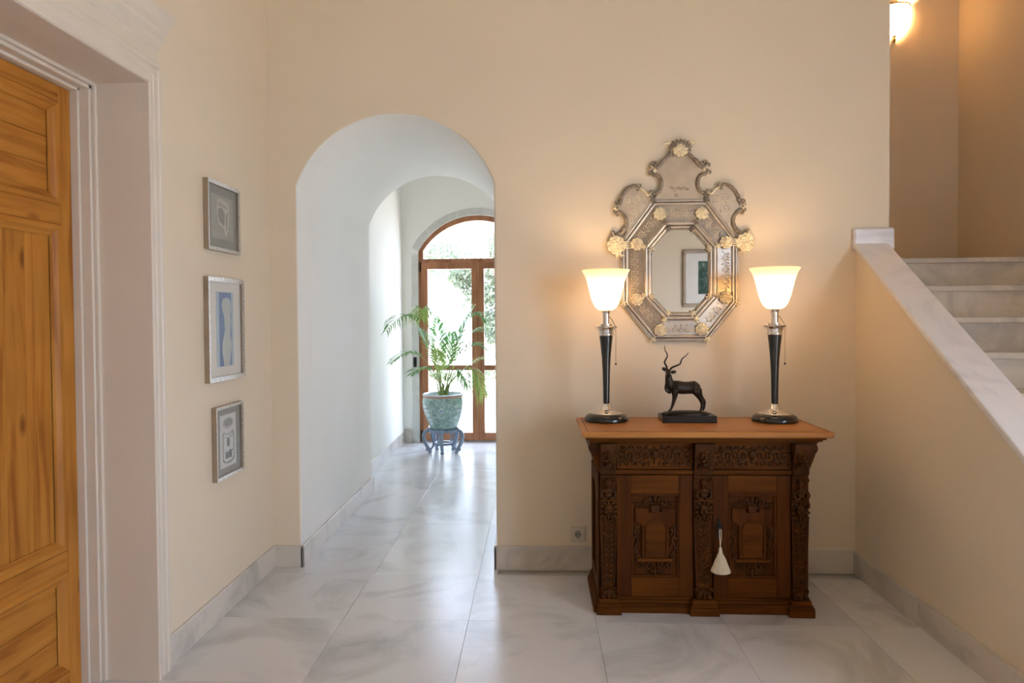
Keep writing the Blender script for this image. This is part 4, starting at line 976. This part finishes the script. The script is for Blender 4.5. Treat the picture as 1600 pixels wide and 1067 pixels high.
def rods(Oc, name, specs, mat):
    for i in range(8):
        A, B2 = Oc[i], Oc[(i + 1) % 8]; n_ = Vector((A[0] + B2[0] - 766, A[1] + B2[1] - 2 * 670)); e = Vector((B2[0] - A[0], B2[1] - A[1])); pr = Vector((-e.y, e.x)).normalized()
        if pr.dot(n_) < 0: pr = -pr
        mb = MB()
        for (off, r, d) in specs:
            p0 = Vector(A) + pr * off; p1 = Vector(B2) + pr * off
            nseg = 2 if r > .006 else 1
            if name == 'twisted_rod' and r < .004:
                nb = int(e.length / 6)
                for q in range(nb + 1): p = p0.lerp(p1, q / nb); mb.ell(mp(p.x, p.y, d), (r * 1.15, r, r * 1.15), seg=6, rings=4)
            else: mb.tube([mp(p0.x, p0.y, d), mp(p1.x, p1.y, d)], r, 10)
        mk(name, mb, mat, vm, smooth=50)
rods([((a[0] + b[0]) / 2, (a[1] + b[1]) / 2) for a, b in zip(O1, O2)], 'glass_rod', [(-5, .0085, .022), (9, .0065, .018), (17, .004, .014)], 'rod')
rods([((a[0] + b[0]) / 2, (a[1] + b[1]) / 2) for a, b in zip(O3, O4)], 'twisted_rod', [(7, .0105, .036), (-9, .0085, .032), (18, .0034, .036), (-18, .0034, .028)], 'rod')
def rosette(u, v, r, d, mat='amber', petals=9):
    mb = MB(); c = Vector(mp(u, v, d))
    for (rr, tr, wv, dy) in ((.80, .17, .10, 0), (.52, .16, .13, .004), (.26, .13, .10, .008)):
        pts = [c + Vector((cos(a) * r * rr * (1 + wv * sin(petals * a)), -dy - r * .06 * cos(petals * a), sin(a) * r * rr * (1 + wv * sin(petals * a)))) for a in [2 * pi * i / 54 for i in range(54)]]
        mb.tube(pts, r * tr, 7, closed=True)
    mb.lathe([(.001, r * .10), (r * .6, r * .05), (r * .78, 0)], (c.x, c.y, c.z), 24, ax='Y', cap=False)
    mb.ell(c + Vector((0, -.011, 0)), r * .16, seg=10)
    mk('rosette', mb, mat, vm, smooth=80)
for (u, v) in ((188, 550), (588, 547), (186, 800), (586, 795), (292, 940), (480, 936), (292, 415), (480, 415)): rosette(u, v, .034, .040)
for (u, v) in ((95, 552), (676, 546)):
    rosette(u, v, .050, .030)
    mb = MB(); s = -1 if u < 383 else 1
    for k in range(4): mb.tube(bez(mp(u - s * 10, v, .03), mp(u - s * 40, v + (k - 1.5) * 14, .036), mp(u - s * 75, v + (k - 1.5) * 8, .036), 6), [.003, .005, .005, .004, .003, .002, .001], 6)
    for k in range(4): mb.tube(bez(mp(u, v, .03), mp(u + s * 4, v + 25 + 6 * k, .034), mp(u - s * (4 + 14 * k), v + 70 - 6 * k, .026), 6), [.005, .008, .009, .008, .006, .003, .001], 6, flat=.5)
    for k in range(3): mb.tube(bez(mp(u, v - 20, .03), mp(u + s * (12 + 10 * k), v - 40, .034), mp(u + s * (20 + 6 * k), v - 62 + 22 * k, .030), 6), [.004, .007, .008, .007, .005, .003, .001], 6, flat=.5)
    mk('glass_leaf', mb, 'amber', vm, smooth=80)
for O, rr, dd in ((O1, 9, .026), (O3, 8, .046), (O4, 9, .040)):
    for (u, v) in O:
        mb = MB()
        for k in range(6): a = k * 1.257 + .4; mb.ell(mp(u + cos(a) * rr, v + sin(a) * rr, dd), (.0085, .006, .0055), Matrix.Rotation(a, 3, 'Y'), 7, 5)
        mb.ell(mp(u, v, dd + .006), .006, seg=8, rings=5); mk('leaf_clip', mb, 'smoke' if v < 540 else 'amber', vm, smooth=80)
# crest and side wings
crest = [(268, 346), (290, 318), (302, 285), (300, 258), (284, 236), (270, 214), (285, 196), (318, 168), (350, 138), (383, 120)]
cr_full = crest + [(766 - u, v) for u, v in crest[-2::-1]]
mk('crest_glass', MB().prism([m2(*p) for p in cr_full], YW - .014, YW - .006), 'antique', vm)
eg = MB()
for k in range(6): eg.tube([mp(*p, .0145) for p in spiral(348 + 14 * k, 298 + (4 if k % 2 else -3), 8, 2, k, 1.2 if k % 2 else -1.2, 12)], .0016, 5)
eg.tube([mp(*p, .0145) for p in spiral(368, 326, 10, 3, 0, 1.1, 12)], .002, 5)
mk('engraving', eg, 'smoke', vm, smooth=60)
def scroll_tube(pts, r, name='scroll', mat='smoke', d=.018, beads=True):
    P = crom([mp(u, v, d) for u, v in pts], 5); n = len(P); mb = MB()
    mb.tube(P, [r * (.75 + .35 * sin(pi * i / (n - 1))) * (1 + .10 * sin(i * 2.1)) for i in range(n)], 9)
    for e, nx in ((0, 1), (-1, -2)):
        t_ = (P[e] - P[nx]); t_.y = 0; t_.normalize(); q_ = Vector((-t_.z, 0, t_.x))
        for sg in (1, -1):
            ctr = P[e] + q_ * sg * r * 1.15
            mb.tube([ctr + (-q_ * sg * cos(h_) + t_ * sin(h_)) * r * (1.15 - .75 * h_ / 4.6) + Vector((0, -r * .3 * h_ / 4.6, 0)) for h_ in [4.6 * i / 12 for i in range(13)]], [r * (.62 - .25 * i / 12) for i in range(13)], 7)
    for q in range(2, n - 1, 3): mb.ell(P[q] + Vector((0, -r * .55, 0)), (r * .75, r * .75, r * .5), Matrix.Rotation(q * .5, 3, 'Y'), 7, 5)
    mk(name, mb, mat, vm, smooth=80)
for s in (1, -1):
    def q(L_): return [(383 + (u - 383) * s, v) for u, v in L_]
    scroll_tube(q([(258, 322), (285, 318), (300, 290), (300, 262), (288, 240), (268, 236), (258, 224)]), .0100)
    scroll_tube(q([(262, 190), (282, 204), (312, 172), (346, 138)]), .0105)
    scroll_tube(q([(262, 210), (274, 222), (268, 200)]), .007, mat='amber')
    wing = [(140, 512), (150, 470), (142, 440), (118, 415), (108, 385), (112, 350), (135, 312), (165, 290), (195, 290), (225, 312), (246, 330), (256, 362)]
    pl = [m2(*p) for p in q(wing)]
    mk('wing_glass', MB().prism(pl, YW - .014, YW - .006), 'antique', vm)
    eg = MB()
    for (cu, cv, r) in ((190, 345, 22), (175, 390, 24), (160, 440, 18), (215, 350, 14), (150, 350, 12)):
        eg.tube([mp(383 + (u - 383) * s, v, .0145) for u, v in spiral(cu, cv, r, 4, cu, 1.5, 20)], .0022, 5)
        for an in (0.5, 2.5, 4.5): eg.tube([mp(383 + (cu + r * cos(an) - 383) * s, cv + r * sin(an), .0145), mp(383 + (cu + (r + 8) * cos(an + .3) - 383) * s, cv + (r + 8) * sin(an + .3), .0145)], [.004, .001], 6, flat=.4)
    mk('engraving', eg, 'etch', vm, smooth=60)
    scroll_tube(q([(96, 368), (112, 366), (122, 332), (146, 300), (176, 283), (196, 290)]), .0095)
    scroll_tube(q([(196, 292), (222, 306), (240, 326), (256, 318)]), .006, mat='amber')
    scroll_tube(q([(98, 404), (112, 398), (136, 424), (142, 458), (128, 488), (106, 500), (82, 502)]), .0095)
    scroll_tube(q([(96, 372), (90, 388), (106, 392)]), .006, mat='amber')
rosette(387, 124, .040, .026)
mb = MB()
for k in range(9):
    a = pi / 2 + (k - 4) * .42
    mb.tube(bez(mp(387, 118, .02), mp(387 + cos(a) * 38, 116 - sin(a) * 34, .034), mp(387 + cos(a) * 52, 108 - sin(a) * 30 , .020), 6), [.006, .0095, .0115, .011, .009, .007, .004], 7, flat=.55)
mk('crest_leaves', mb, 'smoke', vm, smooth=80)
for s in (-1, 1):
    mb = MB()
    for k in range(3): mb.tube(bez(mp(387 + s * 30, 110, .02), mp(387 + s * (50 + 8 * k), 96 - 6 * k, .028), mp(387 + s * (66 + 6 * k), 84 + 10 * k, .02), 5), [.003, .006, .007, .005, .003, .001], 6, flat=.5)
    mk('glass_leaf', mb, 'amber', vm, smooth=80)

# ================================================================ STAIR SCONCE
SX, SZ = 2.505, 3.36
sc = thing('wall_sconce', (SX, YB, SZ), 'lit glass wall sconce above the stair landing', 'sconce')
mk('back_plate', MB().box(SX - .03, SX + .03, YB - .015, YB + .002, SZ - .02, SZ + .18), 'brass', sc, bevel=.006)
hb = MB(); seg = 20; pr_ = [(.01, -.06), (.05, -.03), (.085, .03), (.095, .09), (.095, .135)]; vs = []; fs = []
for (r, z) in pr_:
    for i in range(seg + 1): a = pi + pi * i / seg; vs.append((SX + r * cos(a), YB - .012 + r * 1.05 * sin(a), SZ + z))
for j in range(len(pr_) - 1):
    for i in range(seg): k = j * (seg + 1) + i; fs.append((k, k + 1, k + seg + 2, k + seg + 1))
hb.add(vs, fs); mk('glass_bowl', hb, 'shade', sc, smooth=80)
mk('rim', MB().tube([(SX + .097 * cos(pi + pi * i / 20), YB - .012 + .10 * sin(pi + pi * i / 20), SZ + .135) for i in range(21)], .005, 7), 'brass', sc, smooth=60)
mk('finial', MB().lathe([(.001, -.105), (.008, -.095), (.012, -.080), (.006, -.070), (.014, -.058), (.004, -.05)], (SX, YB - .014, SZ), 14), 'brass', sc, smooth=60)
ld = bpy.data.lights.new('sconce_light', 'POINT'); ld.energy = SCONCE_W; ld.color = (1, .62, .30); ld.shadow_soft_size = .03
lo = bpy.data.objects.new('sconce_light', ld); COL.objects.link(lo); lo.location = (SX, YB - .055, SZ + .06)
